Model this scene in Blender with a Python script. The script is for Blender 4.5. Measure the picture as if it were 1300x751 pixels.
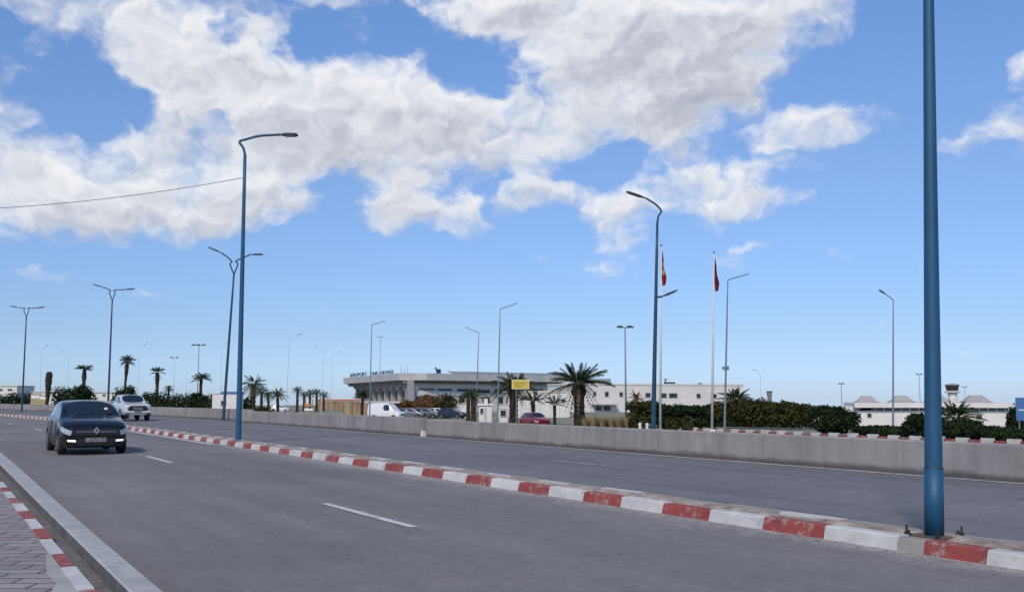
import bpy, bmesh, math, random
from mathutils import Vector, Matrix, noise as mnoise

for o in list(bpy.data.objects):
    bpy.data.objects.remove(o)
S = bpy.context.scene
COL = S.collection
R = math.radians

# ------------------------------------------------------------------ camera
FPX, HOR, CH = 1280.0, 506.0, 1.5            # focal length in photo pixels, horizon row, eye height
PITCH = math.atan((HOR - 375.5) / FPX)
cam_d = bpy.data.cameras.new('camera')
cam = bpy.data.objects.new('camera', cam_d)
COL.objects.link(cam)
cam_d.sensor_width = 36.0
cam_d.lens = 36.0 * FPX / 1300.0
cam_d.clip_start, cam_d.clip_end = 0.1, 9000.0
cam.location = (0, 0, CH)
cam.rotation_euler = (R(90) + PITCH, 0, 0)
S.camera = cam

# ------------------------------------------------------------------ light and exposure
SUN_EL, SUN_AZ = R(42), R(197)               # compass style: 0 = +Y (view direction), clockwise
sun_dir = Vector((math.sin(SUN_AZ) * math.cos(SUN_EL), math.cos(SUN_AZ) * math.cos(SUN_EL), math.sin(SUN_EL)))
sd = bpy.data.lights.new('sun', 'SUN')
sd.energy, sd.angle, sd.color = 2.9, R(7), (1.0, 0.90, 0.76)
sun = bpy.data.objects.new('sun', sd)
COL.objects.link(sun)
sun.rotation_euler = sun_dir.to_track_quat('Z', 'Y').to_euler()
sun.location = (0, 0, 60)
S.view_settings.view_transform = 'Standard'
S.view_settings.look = 'None'
S.view_settings.exposure = 0.0
S.view_settings.gamma = 1.0
S.view_settings.use_curve_mapping = False
S.render.film_transparent = False


def ray(px, py):
    x, v = (px - 650) / FPX, (375.5 - py) / FPX
    return Vector((x, math.cos(PITCH) - v * math.sin(PITCH), math.sin(PITCH) + v * math.cos(PITCH)))


def at(px, py, Y):
    d = ray(px, py)
    return Vector((0, 0, CH)) + d * (Y / d.y)


def gp(px, py, z=0.0):
    d = ray(px, py)
    return Vector((0, 0, CH)) + d * ((z - CH) / d.z)


# ------------------------------------------------------------------ sky
world = bpy.data.worlds.new('World')
S.world = world
world.use_nodes = True
wt = world.node_tree
wt.nodes.clear()
WSTR = 0.1


class NB:
    """small helper to write node graphs"""
    def __init__(s, tree): s.t = tree
    def n(s, typ, **kw):
        nd = s.t.nodes.new(typ)
        for k, v in kw.items(): setattr(nd, k, v)
        return nd
    def put(s, sock, v):
        if hasattr(v, 'is_output') or isinstance(v, bpy.types.NodeSocket): s.t.links.new(v, sock)
        else: sock.default_value = v
    def m(s, op, a, b=None, c=None, clamp=False):
        nd = s.n('ShaderNodeMath', operation=op, use_clamp=clamp)
        for i, v in enumerate((a, b, c)):
            if v is not None: s.put(nd.inputs[i], v)
        return nd.outputs[0]
    def v(s, op, a, b=None, c=None):
        nd = s.n('ShaderNodeVectorMath', operation=op)
        for i, x in enumerate((a, b, c)):
            if x is not None: s.put(nd.inputs[i], x)
        return nd.outputs['Value'] if op in ('DOT_PRODUCT', 'LENGTH') else nd.outputs[0]
    def mix(s, f, a, b, blend='MIX'):
        nd = s.n('ShaderNodeMix', data_type='RGBA', blend_type=blend)
        s.put(nd.inputs[0], f); s.put(nd.inputs[6], a); s.put(nd.inputs[7], b)
        return nd.outputs[2]
    def noise(s, vec, scale, detail=4, rough=0.55, dist=0.0):
        nd = s.n('ShaderNodeTexNoise')
        if vec is not None: s.t.links.new(vec, nd.inputs['Vector'])
        nd.inputs['Scale'].default_value = scale
        nd.inputs['Detail'].default_value = detail
        nd.inputs['Roughness'].default_value = rough
        nd.inputs['Distortion'].default_value = dist
        return nd
    def step(s, x, a, b):
        nd = s.n('ShaderNodeMapRange', interpolation_type='SMOOTHSTEP')
        s.put(nd.inputs[0], x)
        s.put(nd.inputs[1], a); s.put(nd.inputs[2], b)
        return nd.outputs[0]
    def ramp(s, x, stops):
        nd = s.n('ShaderNodeValToRGB')
        s.put(nd.inputs[0], x)
        e = nd.color_ramp.elements
        while len(e) < len(stops): e.new(0.5)
        for k, (p, c) in enumerate(stops):
            e[k].position = p
            e[k].color = c if len(c) == 4 else (*c, 1)
        return nd.outputs[0]


# cumulus banks: photo column, row, half width, half height, weight -> compass direction and elevation
BANKS = [
    # big bank upper left
    (185, 30, 120, 55, 0.85), (290, 5, 90, 40, .6), (215, 100, 60, 70, 0.7), (330, 60, 50, 45, 0.6), (300, 110, 110, 62, 0.95),
    (420, 140, 150, 68, 1.0), (540, 150, 120, 62, 1.0), (640, 180, 110, 46, 0.95), (330, 185, 150, 60, 0.95),
    (480, 205, 150, 38, 0.85), (150, 165, 55, 60, .3),
    # band lower left
    (50, 235, 95, 50, 1.0), (165, 248, 110, 46, 1.0), (280, 250, 70, 40, 0.9), (345, 255, 46, 32, 0.85), (60, 285, 90, 22, .5), (225, 280, 80, 20, .4),
    # centre puffs
    (510, 255, 55, 32, 0.95), (575, 265, 55, 26, 0.95), (672, 247, 48, 24, 0.9), (490, 288, 34, 12, .4), (700, 232, 60, 40, .25),
    # big grey bank upper right
    (620, 8, 110, 38, 0.9), (720, 45, 130, 60, 0.95), (820, 80, 140, 72, 1.1), (860, 135, 95, 55, 1.0), (930, 55, 95, 60, 0.95),
    (1010, 40, 70, 36, 0.8), (1075, 38, 38, 20, 0.75), (800, 5, 170, 30, 0.9), (960, 10, 110, 25, .8), (440, 0, 70, 20, .6), (465, 42, 42, 17, .62), (380, 8, 60, 20, .45), (560, 120, 60, 30, .4), (700, 130, 60, 50, .55), (760, 170, 70, 30, .5),
    # streaks right of centre
    (880, 235, 95, 32, 0.95), (775, 258, 75, 24, 0.85), (955, 262, 75, 18, 0.75), (812, 300, 50, 15, 0.55), (782, 336, 50, 15, 0.42),
    (950, 313, 26, 11, 0.6), (925, 345, 40, 16, 0.32), (880, 285, 60, 16, .35),
    (1045, 163, 88, 24, 0.8), (1020, 207, 62, 14, 0.6), (1110, 165, 30, 26, .4),
    # right edge
    (1295, 88, 28, 13, 0.75), (1285, 163, 42, 20, 0.85), (1232, 183, 28, 13, 0.6),
    # wisps
    (36, 58, 22, 14, 0.62), (90, 97, 46, 15, 0.64), (60, 30, 60, 14, .48), (150, 190, 50, 22, .4), (2, 125, 24, 32, 0.65), (40, 352, 44, 11, 0.52), (202, 364, 20, 8, 0.58), (110, 200, 40, 16, .42), (45, 3, 55, 12, 0.5),
    (100, 178, 30, 10, .3), (740, 320, 14, 5, .3), (400, 270, 20, 12, .3), (1250, 235, 40, 10, .18), (1040, 205, 20, 10, .2),
    # beyond the frame, so that the sky goes on
    (1500, 120, 150, 60, .9), (1700, 220, 160, 40, .8), (-150, 150, 140, 80, 1.0), (-330, 250, 150, 50, .9), (300, -110, 300, 60, .8),
    (900, -140, 260, 70, .9), (-60, -60, 120, 50, .5), (1350, -120, 150, 50, .6),
    # holes of blue
    (297, 45, 18, 24, -0.55), (180, 135, 26, 24, -0.9), (405, 60, 36, 34, -0.75), (340, 75, 18, 14, -.4), (270, 165, 26, 14, -.35), (120, 205, 40, 16, -.35), (690, 205, 30, 12, -.35), (600, 85, 60, 30, -.85), (500, 40, 26, 22, -.5), (130, 120, 26, 60, -.5),
    (660, 100, 30, 20, -.4), (440, 236, 50, 16, -.6), (420, 285, 42, 22, -.6), (735, 215, 36, 18, -.5), (622, 262, 12, 24, -.5), (185, 140, 20, 18, -.7), (50, 125, 60, 50, -.3), (1130, 100, 60, 60, -.4), (420, 300, 60, 25, -.5), (800, 200, 40, 22, -.4),
]


def direction(px, py):
    d = ray(px, py).normalized()
    return math.atan2(d.x, d.y), math.asin(d.z)


def density_group():
    g = bpy.data.node_groups.new('cloud_density', 'ShaderNodeTree')
    g.interface.new_socket('Vector', in_out='INPUT', socket_type='NodeSocketVector')
    g.interface.new_socket('Density', in_out='OUTPUT', socket_type='NodeSocketFloat')
    b = NB(g)
    gi, go = g.nodes.new('NodeGroupInput'), g.nodes.new('NodeGroupOutput')
    p0 = gi.outputs[0]
    st = b.v('MULTIPLY', p0, (1, 1.35, 1))
    w1 = b.noise(st, 14, 2, 0.6)
    w = b.v('MULTIPLY_ADD', b.v('SUBTRACT', w1.outputs['Color'], (.5, .5, .5)), (.085, .05, 0), p0)
    w2 = b.noise(st, 55, 2, 0.6)
    w = b.v('MULTIPLY_ADD', b.v('SUBTRACT', w2.outputs['Color'], (.5, .5, .5)), (.02, .015, 0), w)
    pos = neg = tsum = None
    for (px, py, rx, ry, wt_) in BANKS:
        a, e = direction(px, py)
        ix, iy = FPX / (rx * 1.45), FPX / (ry * 1.45)
        q = b.v('MULTIPLY_ADD', w, (ix, iy, 0), (-a * ix, -e * iy, 0))
        d = b.v('DOT_PRODUCT', q, q)
        k = b.m('MAXIMUM', b.m('MULTIPLY_ADD', d, -abs(wt_), abs(wt_)), 0.0)
        if wt_ > 0:
            up = b.m('MULTIPLY', b.v('DOT_PRODUCT', q, (-0.35, 1.0, 0)), k)   # how far towards the sunny side of its heap
            if pos is None: pos, tsum = k, up
            else:
                big = b.m('MAXIMUM', pos, k)
                pos = b.m('MULTIPLY_ADD', b.m('MINIMUM', pos, k), .30, big)
                tsum = b.m('ADD', tsum, up)
        else:
            neg = k if neg is None else b.m('MAXIMUM', neg, k)
    s = b.m('SUBTRACT', b.m('MINIMUM', pos, 1.35), neg)
    f = b.noise(st, 15, 7, 0.60)
    f2 = b.noise(st, 80, 4, 0.62)
    wst = b.v('MULTIPLY', w, (1, 1.25, 1))

    def puffs(vec):
        nd = b.n('ShaderNodeTexVoronoi', feature='SMOOTH_F1', voronoi_dimensions='2D')
        b.t.links.new(vec, nd.inputs['Vector'])
        nd.inputs['Scale'].default_value = 14
        nd.inputs['Detail'].default_value = 2.4
        nd.inputs['Roughness'].default_value = .55
        nd.inputs['Lacunarity'].default_value = 2.3
        nd.inputs['Smoothness'].default_value = .6
        return nd.outputs['Distance']
    v0 = puffs(wst)
    v1 = puffs(b.v('ADD', wst, (-0.005, 0.012, 0)))
    s = b.m('MULTIPLY_ADD', b.m('SUBTRACT', f.outputs[0], 0.5), 1.2, s)
    s = b.m('MULTIPLY_ADD', b.m('SUBTRACT', f2.outputs[0], 0.5), 0.36, s)
    s = b.m('MULTIPLY_ADD', b.m('SUBTRACT', 0.42, v0), 0.60, s)
    b.t.links.new(b.m('SUBTRACT', s, 0.335), go.inputs[0])
    g.interface.new_socket('Light', in_out='OUTPUT', socket_type='NodeSocketFloat')
    top = b.m('DIVIDE', tsum, b.m('ADD', pos, 0.25))
    b.t.links.new(b.m('MULTIPLY_ADD', b.m('SUBTRACT', v1, v0), 1.5, top), go.inputs[1])
    return g


dg = density_group()
B = NB(wt)
tc = B.n('ShaderNodeTexCoord')
gen = tc.outputs['Generated']
sep = B.n('ShaderNodeSeparateXYZ')
wt.links.new(gen, sep.inputs[0])
az = B.m('ARCTAN2', sep.outputs[0], sep.outputs[1])
el = B.m('ARCSINE', sep.outputs[2])
comb = B.n('ShaderNodeCombineXYZ')
B.put(comb.inputs[0], az); B.put(comb.inputs[1], el)
pv = comb.outputs[0]


cl = B.n('ShaderNodeGroup')
cl.node_tree = dg
wt.links.new(pv, cl.inputs[0])
D0, LIT = cl.outputs[0], cl.outputs[1]
sky = B.n('ShaderNodeTexSky', sky_type='NISHITA', sun_disc=False)
sky.sun_elevation, sky.sun_rotation = SUN_EL, SUN_AZ
sky.altitude, sky.air_density, sky.dust_density, sky.ozone_density = 0, 1.0, 0.25, 2.2
sv = B.n('ShaderNodeCombineXYZ')
B.put(sv.inputs[0], sep.outputs[0]); B.put(sv.inputs[1], sep.outputs[1]); B.put(sv.inputs[2], B.m('MAXIMUM', sep.outputs[2], .002))
wt.links.new(sv.outputs[0], sky.inputs[0])
# clear washed air: the Nishita colours balanced towards the blue of the day
tint = B.ramp(B.m('MULTIPLY', el, 2.2, clamp=True), [(0.0, (.27, .375, .69)), (.05, (.27, .375, .685)), (.1375, (.285, .36, .565)),
                                                     (.475, (.41, .47, .63)), (.82, (.455, .565, .77)), (1.0, (.47, .58, .78))])
skyc = B.v('MULTIPLY', B.v('MULTIPLY', sky.outputs[0], tint), (2.2, 2.14, 2.0))
cover = B.m('MULTIPLY', B.step(D0, -0.30, 0.60), 0.96)
thick = B.step(D0, 0.2, 1.1)
ga, ge = direction(800, 85)                     # the tallest bank, seen from below, is the greyest
gq = B.v('MULTIPLY_ADD', pv, (FPX / 230, FPX / 120, 0), (-ga * FPX / 230, -ge * FPX / 120, 0))
grey = B.m('MULTIPLY', B.m('SUBTRACT', 1.0, B.v('DOT_PRODUCT', gq, gq), clamp=True), .55)
thick = B.m('MULTIPLY', thick, B.m('ADD', grey, .62))
shade = B.m('ADD', B.m('MULTIPLY_ADD', LIT, 0.46, 0.82), B.m('MULTIPLY', thick, -0.52), clamp=True)
ccol = B.ramp(shade, [(0.0, (.44, .46, .54)), (0.35, (.55, .57, .64)), (0.65, (.72, .74, .79)), (1.0, (.90, .905, .925))])
ccol = B.v('MULTIPLY', ccol, (1 / WSTR,) * 3)
full = B.mix(cover, skyc, ccol)
bg = B.n('ShaderNodeBackground')
B.put(bg.inputs[0], full)
bg.inputs[1].default_value = WSTR
wo = B.n('ShaderNodeOutputWorld')
wt.links.new(bg.outputs[0], wo.inputs[0])
world.cycles.sampling_method = 'MANUAL'
world.cycles.sample_map_resolution = 512

S.cycles.max_bounces = 5
S.cycles.diffuse_bounces = 2
S.cycles.glossy_bounces = 3
S.cycles.transparent_max_bounces = 6
S.cycles.use_denoising = True


# ------------------------------------------------------------------ mesh helpers
class MB:
    """collects shapes; build() links them as ONE mesh object"""
    def __init__(s): s.v, s.f, s.mi, s.uv = [], [], [], {}
    def face(s, pts, mi=0, uv=None):
        b = len(s.v)
        s.v += [tuple(p) for p in pts]
        if uv: s.uv[len(s.f)] = uv
        s.f.append(tuple(range(b, b + len(pts))))
        s.mi.append(mi)
    def box(s, c, size, rz=0.0, mi=0, taper=1.0, m=None):
        hx, hy, hz = size[0] / 2, size[1] / 2, size[2] / 2
        b = len(s.v)
        rot = Matrix.Rotation(rz, 3, 'Z') if m is None else m
        for sz, k in ((-1, 1.0), (1, taper)):
            for sx, sy in ((-1, -1), (1, -1), (1, 1), (-1, 1)):
                s.v.append(tuple(rot @ Vector((sx * hx * k, sy * hy * k, sz * hz)) + Vector(c)))
        for q in ((0, 3, 2, 1), (4, 5, 6, 7), (0, 1, 5, 4), (1, 2, 6, 5), (2, 3, 7, 6), (3, 0, 4, 7)):
            s.f.append(tuple(b + i for i in q)); s.mi.append(mi)
    def tube(s, pts, rad, seg=10, mi=0, caps=True):
        pts = [Vector(p) for p in pts]
        if not hasattr(rad, '__len__'): rad = [rad] * len(pts)
        b = len(s.v)
        prev = None
        for i, p in enumerate(pts):
            d = (pts[min(i + 1, len(pts) - 1)] - pts[max(i - 1, 0)]).normalized()
            if prev is None:
                ref = Vector((1, 0, 0)) if abs(d.x) < 0.9 else Vector((0, 1, 0))
                prev = (ref - d * ref.dot(d)).normalized()
            else:
                prev = (prev - d * prev.dot(d)).normalized()
            w = d.cross(prev)
            for k in range(seg):
                a = 2 * math.pi * k / seg
                s.v.append(tuple(p + (prev * math.cos(a) + w * math.sin(a)) * rad[i]))
        for i in range(len(pts) - 1):
            for k in range(seg):
                k2 = (k + 1) % seg
                s.f.append((b + i * seg + k, b + i * seg + k2, b + (i + 1) * seg + k2, b + (i + 1) * seg + k)); s.mi.append(mi)
        if caps:
            s.f.append(tuple(b + k for k in range(seg))[::-1]); s.mi.append(mi)
            e = b + (len(pts) - 1) * seg
            s.f.append(tuple(e + k for k in range(seg))); s.mi.append(mi)
    def prism(s, outline, a, bvec, mi=0):
        """outline: 3-D points of one face; bvec: extrusion"""
        n = len(outline)
        o = len(s.v)
        bv = Vector(bvec)
        s.v += [tuple(Vector(p)) for p in outline] + [tuple(Vector(p) + bv) for p in outline]
        s.f.append(tuple(range(o, o + n))[::-1]); s.mi.append(mi)
        s.f.append(tuple(range(o + n, o + 2 * n))); s.mi.append(mi)
        for i in range(n):
            j = (i + 1) % n
            s.f.append((o + i, o + j, o + n + j, o + n + i)); s.mi.append(mi)
    def build(s, name, mats, parent=None, smooth=False, loc=None, rz=0.0, fix=True):
        me = bpy.data.meshes.new(name)
        me.from_pydata(s.v, [], s.f)
        if not isinstance(mats, (list, tuple)): mats = [mats]
        for m in mats: me.materials.append(m)
        if len(mats) > 1: me.polygons.foreach_set('material_index', s.mi)
        if s.uv:
            ul = me.uv_layers.new(name='UVMap')
            for fi, uvs in s.uv.items():
                for li, uv in zip(me.polygons[fi].loop_indices, uvs): ul.data[li].uv = uv
        if smooth is True: me.polygons.foreach_set('use_smooth', [True] * len(me.polygons))
        if fix:
            bm = bmesh.new(); bm.from_mesh(me)
            bmesh.ops.recalc_face_normals(bm, faces=bm.faces)
            bm.to_mesh(me); bm.free()
        me.update()
        if smooth == 'auto': me.shade_auto_smooth = True if hasattr(me, 'shade_auto_smooth') else None
        o = bpy.data.objects.new(name, me)
        COL.objects.link(o)
        if parent is not None: o.parent = parent
        if loc is not None: o.location = loc
        if rz: o.rotation_euler = (0, 0, rz)
        return o


def tag(o, label, cat, group=None, kind=None):
    o['label'] = label
    o['category'] = cat
    if group: o['group'] = group
    if kind: o['kind'] = kind
    return o


def structure(o):
    o['kind'] = 'structure'
    return o


def thing(name, label, cat, loc, rz=0.0, group=None):
    o = bpy.data.objects.new(name, None)
    o.empty_display_size = 0.3
    COL.objects.link(o)
    o.location = loc
    o.rotation_euler = (0, 0, rz)
    return tag(o, label, cat, group)


def dup(root, loc, rz=0.0, sc=1.0, label=None):
    c = root.copy(); COL.objects.link(c)
    c.location = loc; c.rotation_euler = (0, 0, rz); c.scale = (sc,) * 3 if not hasattr(sc, '__len__') else sc
    if label: c['label'] = label
    for ch in list(root.children):
        k = ch.copy(); COL.objects.link(k); k.parent = c
        for g in list(ch.children):
            h = g.copy(); COL.objects.link(h); h.parent = k
    return c


# ------------------------------------------------------------------ materials
def new_mat(name):
    m = bpy.data.materials.new(name)
    m.use_nodes = True
    t = m.node_tree
    b = NB(t)
    p = t.nodes['Principled BSDF']
    return m, b, p


def mat(name, col, rough=0.6, var=0.25, scale=3.0, metal=0.0, bump=0.0, bscale=None, spec=0.5, coat=0.0, alt=None, detail=5):
    """plain coloured surface with weathered variation"""
    m, b, p = new_mat(name)
    tcn = b.n('ShaderNodeTexCoord')
    n1 = b.noise(tcn.outputs['Object'], scale, detail, 0.6)
    lo = tuple(c * (1 - var) for c in col)
    hi = tuple(min(1, c * (1 + var)) for c in (alt or col))
    c = b.ramp(n1.outputs[0], [(0.3, lo), (0.7, hi)])
    b.put(p.inputs['Base Color'], c)
    p.inputs['Roughness'].default_value = rough
    p.inputs['Metallic'].default_value = metal
    p.inputs['Specular IOR Level'].default_value = spec
    p.inputs['Coat Weight'].default_value = coat
    if bump:
        n2 = b.noise(tcn.outputs['Object'], bscale or scale * 8, 4, 0.6)
        bn = b.n('ShaderNodeBump')
        bn.inputs['Strength'].default_value = bump
        bn.inputs['Distance'].default_value = 0.02
        b.t.links.new(n2.outputs[0], bn.inputs['Height'])
        b.t.links.new(bn.outputs[0], p.inputs['Normal'])
    return m


def asphalt(name, base, patch=0.5, edge=(0.0, 0.0)):
    m, b, p = new_mat(name)
    u = b.n('ShaderNodeUVMap').outputs[0]                 # u = metres along the road, v = metres across
    s = b.n('ShaderNodeSeparateXYZ'); b.t.links.new(u, s.inputs[0])
    g = b.n('ShaderNodeNewGeometry').outputs['Position']
    big = b.noise(g, 0.22, 5, 0.6).outputs[0]
    along = b.noise(b.v('MULTIPLY', u, (0.07, 1.1, 1)), 1.0, 4, 0.55).outputs[0]      # wheel tracks and long smears
    mid = b.noise(g, 2.2, 5, 0.65).outputs[0]
    fine = b.noise(g, 90, 3, 0.7).outputs[0]
    k = b.m('MULTIPLY_ADD', b.m('SUBTRACT', big, .5), .75, 1.0)
    k = b.m('MULTIPLY_ADD', b.m('SUBTRACT', along, .5), .75, k)
    k = b.m('MULTIPLY_ADD', b.m('SUBTRACT', mid, .5), patch, k)
    k = b.m('MULTIPLY_ADD', b.m('SUBTRACT', fine, .5), 1.0, k)
    coarse = b.noise(g, 9, 5, .7).outputs[0]
    k = b.m('MULTIPLY_ADD', b.m('SUBTRACT', coarse, .5), .70, k)
    # a few dark cracks and tar seams
    vor = b.n('ShaderNodeTexVoronoi', feature='DISTANCE_TO_EDGE')
    wv = b.v('MULTIPLY_ADD', b.noise(g, 0.8, 4, 0.6).outputs['Color'], (1.6, 1.6, 0), g)
    b.t.links.new(wv, vor.inputs['Vector']); vor.inputs['Scale'].default_value = 0.16
    crack = b.m('MULTIPLY', b.m('SUBTRACT', 1.0, b.step(vor.outputs['Distance'], 0.0, 0.006)), b.step(b.noise(g, 0.15, 2).outputs[0], .5, .62))
    k = b.m('MULTIPLY', k, b.m('MULTIPLY_ADD', crack, -.30, 1.0))
    # pale grit and old mortar gathered along the kerb foot
    if edge[1]:
        ragged = b.m('MULTIPLY_ADD', b.m('SUBTRACT', b.noise(b.v('MULTIPLY', u, (.8, 1.6, 1)), 1.0, 6, .65).outputs[0], .5), 1.1, s.outputs[1])
        grit = b.m('MULTIPLY', b.step(ragged, edge[0], edge[1]), b.step(coarse, .32, .58))
        k = b.m('MULTIPLY', k, b.m('MULTIPLY_ADD', grit, .85, 1.0))
    # oil drips and dark spots
    sp = b.step(b.noise(b.v('MULTIPLY', u, (.6, 1.6, 1)), 1.3, 3, .5).outputs[0], .70, .80)
    k = b.m('MULTIPLY', k, b.m('MULTIPLY_ADD', sp, -.30, 1.0))
    col = b.v('MULTIPLY', b.n('ShaderNodeCombineXYZ').outputs[0], (1, 1, 1))
    cx = col.node.inputs[0].links[0].from_node
    b.put(cx.inputs[0], b.m('MULTIPLY', k, base[0])); b.put(cx.inputs[1], b.m('MULTIPLY', k, base[1])); b.put(cx.inputs[2], b.m('MULTIPLY', k, base[2]))
    b.put(p.inputs['Base Color'], col)
    b.put(p.inputs['Roughness'], b.m('MULTIPLY_ADD', mid, .2, .68))
    p.inputs['Specular IOR Level'].default_value = 0.3
    bn = b.n('ShaderNodeBump'); bn.inputs['Strength'].default_value = .25; bn.inputs['Distance'].default_value = .01
    b.t.links.new(fine, bn.inputs['Height']); b.t.links.new(bn.outputs[0], p.inputs['Normal'])
    return m


def worn_paint(name, col, under, wear=0.45, scale=6.0):
    """road or kerb paint with chips that show what lies below"""
    m, b, p = new_mat(name)
    g = b.n('ShaderNodeNewGeometry').outputs['Position']
    n1 = b.noise(g, scale, 7, 0.68).outputs[0]
    n2 = b.noise(g, scale * .16, 3, 0.6).outputs[0]
    f = b.step(b.m('ADD', n1, b.m('MULTIPLY_ADD', n2, .5, -.25)), wear - .09, wear + .07)
    dirt = b.ramp(b.noise(g, 2.4, 5, .65).outputs[0], [(.3, tuple(c * .72 for c in col)), (.62, col)])
    b.put(p.inputs['Base Color'], b.mix(f, (*under, 1), dirt))
    p.inputs['Roughness'].default_value = .75
    bn = b.n('ShaderNodeBump'); bn.inputs['Strength'].default_value = .3; bn.inputs['Distance'].default_value = .01
    b.t.links.new(n1, bn.inputs['Height']); b.t.links.new(bn.outputs[0], p.inputs['Normal'])
    return m


def stained_concrete(name, col, stain=.5, use_uv=True):
    m, b, p = new_mat(name)
    g = b.n('ShaderNodeNewGeometry').outputs['Position']
    u = b.n('ShaderNodeUVMap').outputs[0] if use_uv else g     # u = metres along, v = height
    s = b.n('ShaderNodeSeparateXYZ'); b.t.links.new(u, s.inputs[0])
    big = b.noise(g, .5, 5, .65).outputs[0]
    drip = b.noise(b.v('MULTIPLY', u, (2.2, .25, 1)), 1.0, 5, .6).outputs[0]
    fine = b.noise(g, 14, 5, .7).outputs[0]
    k = b.m('MULTIPLY_ADD', b.m('SUBTRACT', big, .5), .9, 1.0)
    k = b.m('MULTIPLY_ADD', b.m('SUBTRACT', drip, .5), .8, k)
    k = b.m('MULTIPLY_ADD', b.m('SUBTRACT', fine, .5), .35, k)
    if use_uv:
        pale = b.step(b.noise(b.v('MULTIPLY', u, (.42, .5, 1)), 1.0, 3, .6).outputs[0], .60, .72)
        k = b.m('MULTIPLY_ADD', pale, .40, k)
        # tyre soot and splash along the foot
        edge = b.m('MULTIPLY_ADD', b.noise(b.v('MULTIPLY', u, (.9, 1, 1)), 1.0, 5, .65).outputs[0], .30, -.05)
        soot = b.m('SUBTRACT', 1.0, b.step(s.outputs[1], b.m('MULTIPLY', edge, .3), b.m('ADD', edge, .08)))
        k = b.m('MULTIPLY', k, b.m('MULTIPLY_ADD', soot, -stain, 1.0))
        # casting joints
        j = b.m('FRACT', b.m('MULTIPLY', s.outputs[0], 1 / 4.0))
        jl = b.m('LESS_THAN', b.m('ABSOLUTE', b.m('SUBTRACT', j, .5)), .0035)
        k = b.m('MULTIPLY', k, b.m('MULTIPLY_ADD', jl, -.22, 1.0))
    cx = b.n('ShaderNodeCombineXYZ')
    for i in range(3): b.put(cx.inputs[i], b.m('MULTIPLY', k, col[i]))
    b.put(p.inputs['Base Color'], cx.outputs[0])
    p.inputs['Roughness'].default_value = .85
    bn = b.n('ShaderNodeBump'); bn.inputs['Strength'].default_value = .35; bn.inputs['Distance'].default_value = .015
    b.t.links.new(fine, bn.inputs['Height']); b.t.links.new(bn.outputs[0], p.inputs['Normal'])
    return m


M = {}
M['road_near'] = asphalt('asphalt_near', (.188, .175, .165), edge=(7.75, 8.45))
M['road_far'] = asphalt('asphalt_far', (.165, .158, .160))
M['white_line'] = worn_paint('white_road_paint', (.62, .62, .60), (.17, .17, .18), .36, 7)
M['white_line_worn'] = worn_paint('worn_white_road_paint', (.48, .48, .47), (.16, .16, .17), .46, 7)
M['kerb_white'] = worn_paint('kerb_white_paint', (.58, .565, .54), (.36, .34, .31), .36, 9)
M['kerb_red'] = worn_paint('kerb_red_paint', (.30, .058, .048), (.30, .22, .19), .42, 9)
M['kerb_bare'] = worn_paint('kerb_bare_concrete', (.33, .30, .27), (.27, .25, .23), .4, 9)
M['conc'] = stained_concrete('barrier_concrete', (.262, .242, .23), .66)
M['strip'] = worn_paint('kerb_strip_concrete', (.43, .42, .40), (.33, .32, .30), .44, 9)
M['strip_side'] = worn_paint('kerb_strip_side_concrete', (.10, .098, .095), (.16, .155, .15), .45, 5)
M['dirt'] = mat('median_dirt', (.27, .20, .165), .95, .45, 3.5, bump=.8, bscale=22, alt=(.33, .27, .23))
M['gutter'] = mat('gutter_dirt', (.15, .14, .135), .95, .4, 5, bump=.8, bscale=30)
M['earth'] = mat('dry_ground', (.22, .19, .14), .95, .35, .05, alt=(.20, .21, .13))
M['steel'] = mat('dark_steel', (.05, .05, .055), .5, .3, 8, metal=.6)

# ------------------------------------------------------------------ the road's run: heading and frames
TH = R(29.8)
N0 = Vector((math.cos(TH), math.sin(TH), 0))
U0 = Vector((-math.sin(TH), math.cos(TH), 0))


def bend(u):
    """sideways drift of the whole road beyond 45 m (it swings gently to the left)"""
    a = max(0.0, u - 45.0)
    r, lim = 560.0, 75.0
    if a <= lim: return -a * a / (2 * r), -a / r
    return -lim * lim / (2 * r) - (a - lim) * lim / r, -lim / r


def W(n, u, z=0.0):
    d, s = bend(u)
    q = N0 * (n + d) + U0 * u
    return Vector((q.x, q.y, z))


US = [-26 + 1.5 * i for i in range(int((76 + 26) / 1.5) + 1)] + [78 + 4 * i for i in range(70)]


def ribbon(name, prof, mats, mis=None, us=US, smooth=False):
    """prof: list of (n, z) across the road, or a function of u giving it"""
    mb = MB()
    for i in range(len(us) - 1):
        pa = prof(us[i]) if callable(prof) else prof
        pb = prof(us[i + 1]) if callable(prof) else prof
        acc = 0.0
        for k in range(len(pa) - 1):
            (n0, z0), (n1, z1) = pa[k], pa[k + 1]
            (m0, y0), (m1, y1) = pb[k], pb[k + 1]
            mb.face([W(n0, us[i], z0), W(n1, us[i], z1), W(m1, us[i + 1], y1), W(m0, us[i + 1], y0)], (mis[k] if mis else 0),
                    [(us[i], n0), (us[i], n1), (us[i + 1], m1), (us[i + 1], m0)])
    o = mb.build(name, mats, fix=False)
    bm = bmesh.new(); bm.from_mesh(o.data)
    bmesh.ops.remove_doubles(bm, verts=bm.verts, dist=.0005)
    bmesh.ops.recalc_face_normals(bm, faces=bm.faces)
    bm.to_mesh(o.data); bm.free()
    return o


# ground: one sheet to the horizon, a little below the raised road, lower still towards the airport on the right
def sm(x, a, b):
    t = min(1.0, max(0.0, (x - a) / (b - a)))
    return t * t * (3 - 2 * t)


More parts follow.
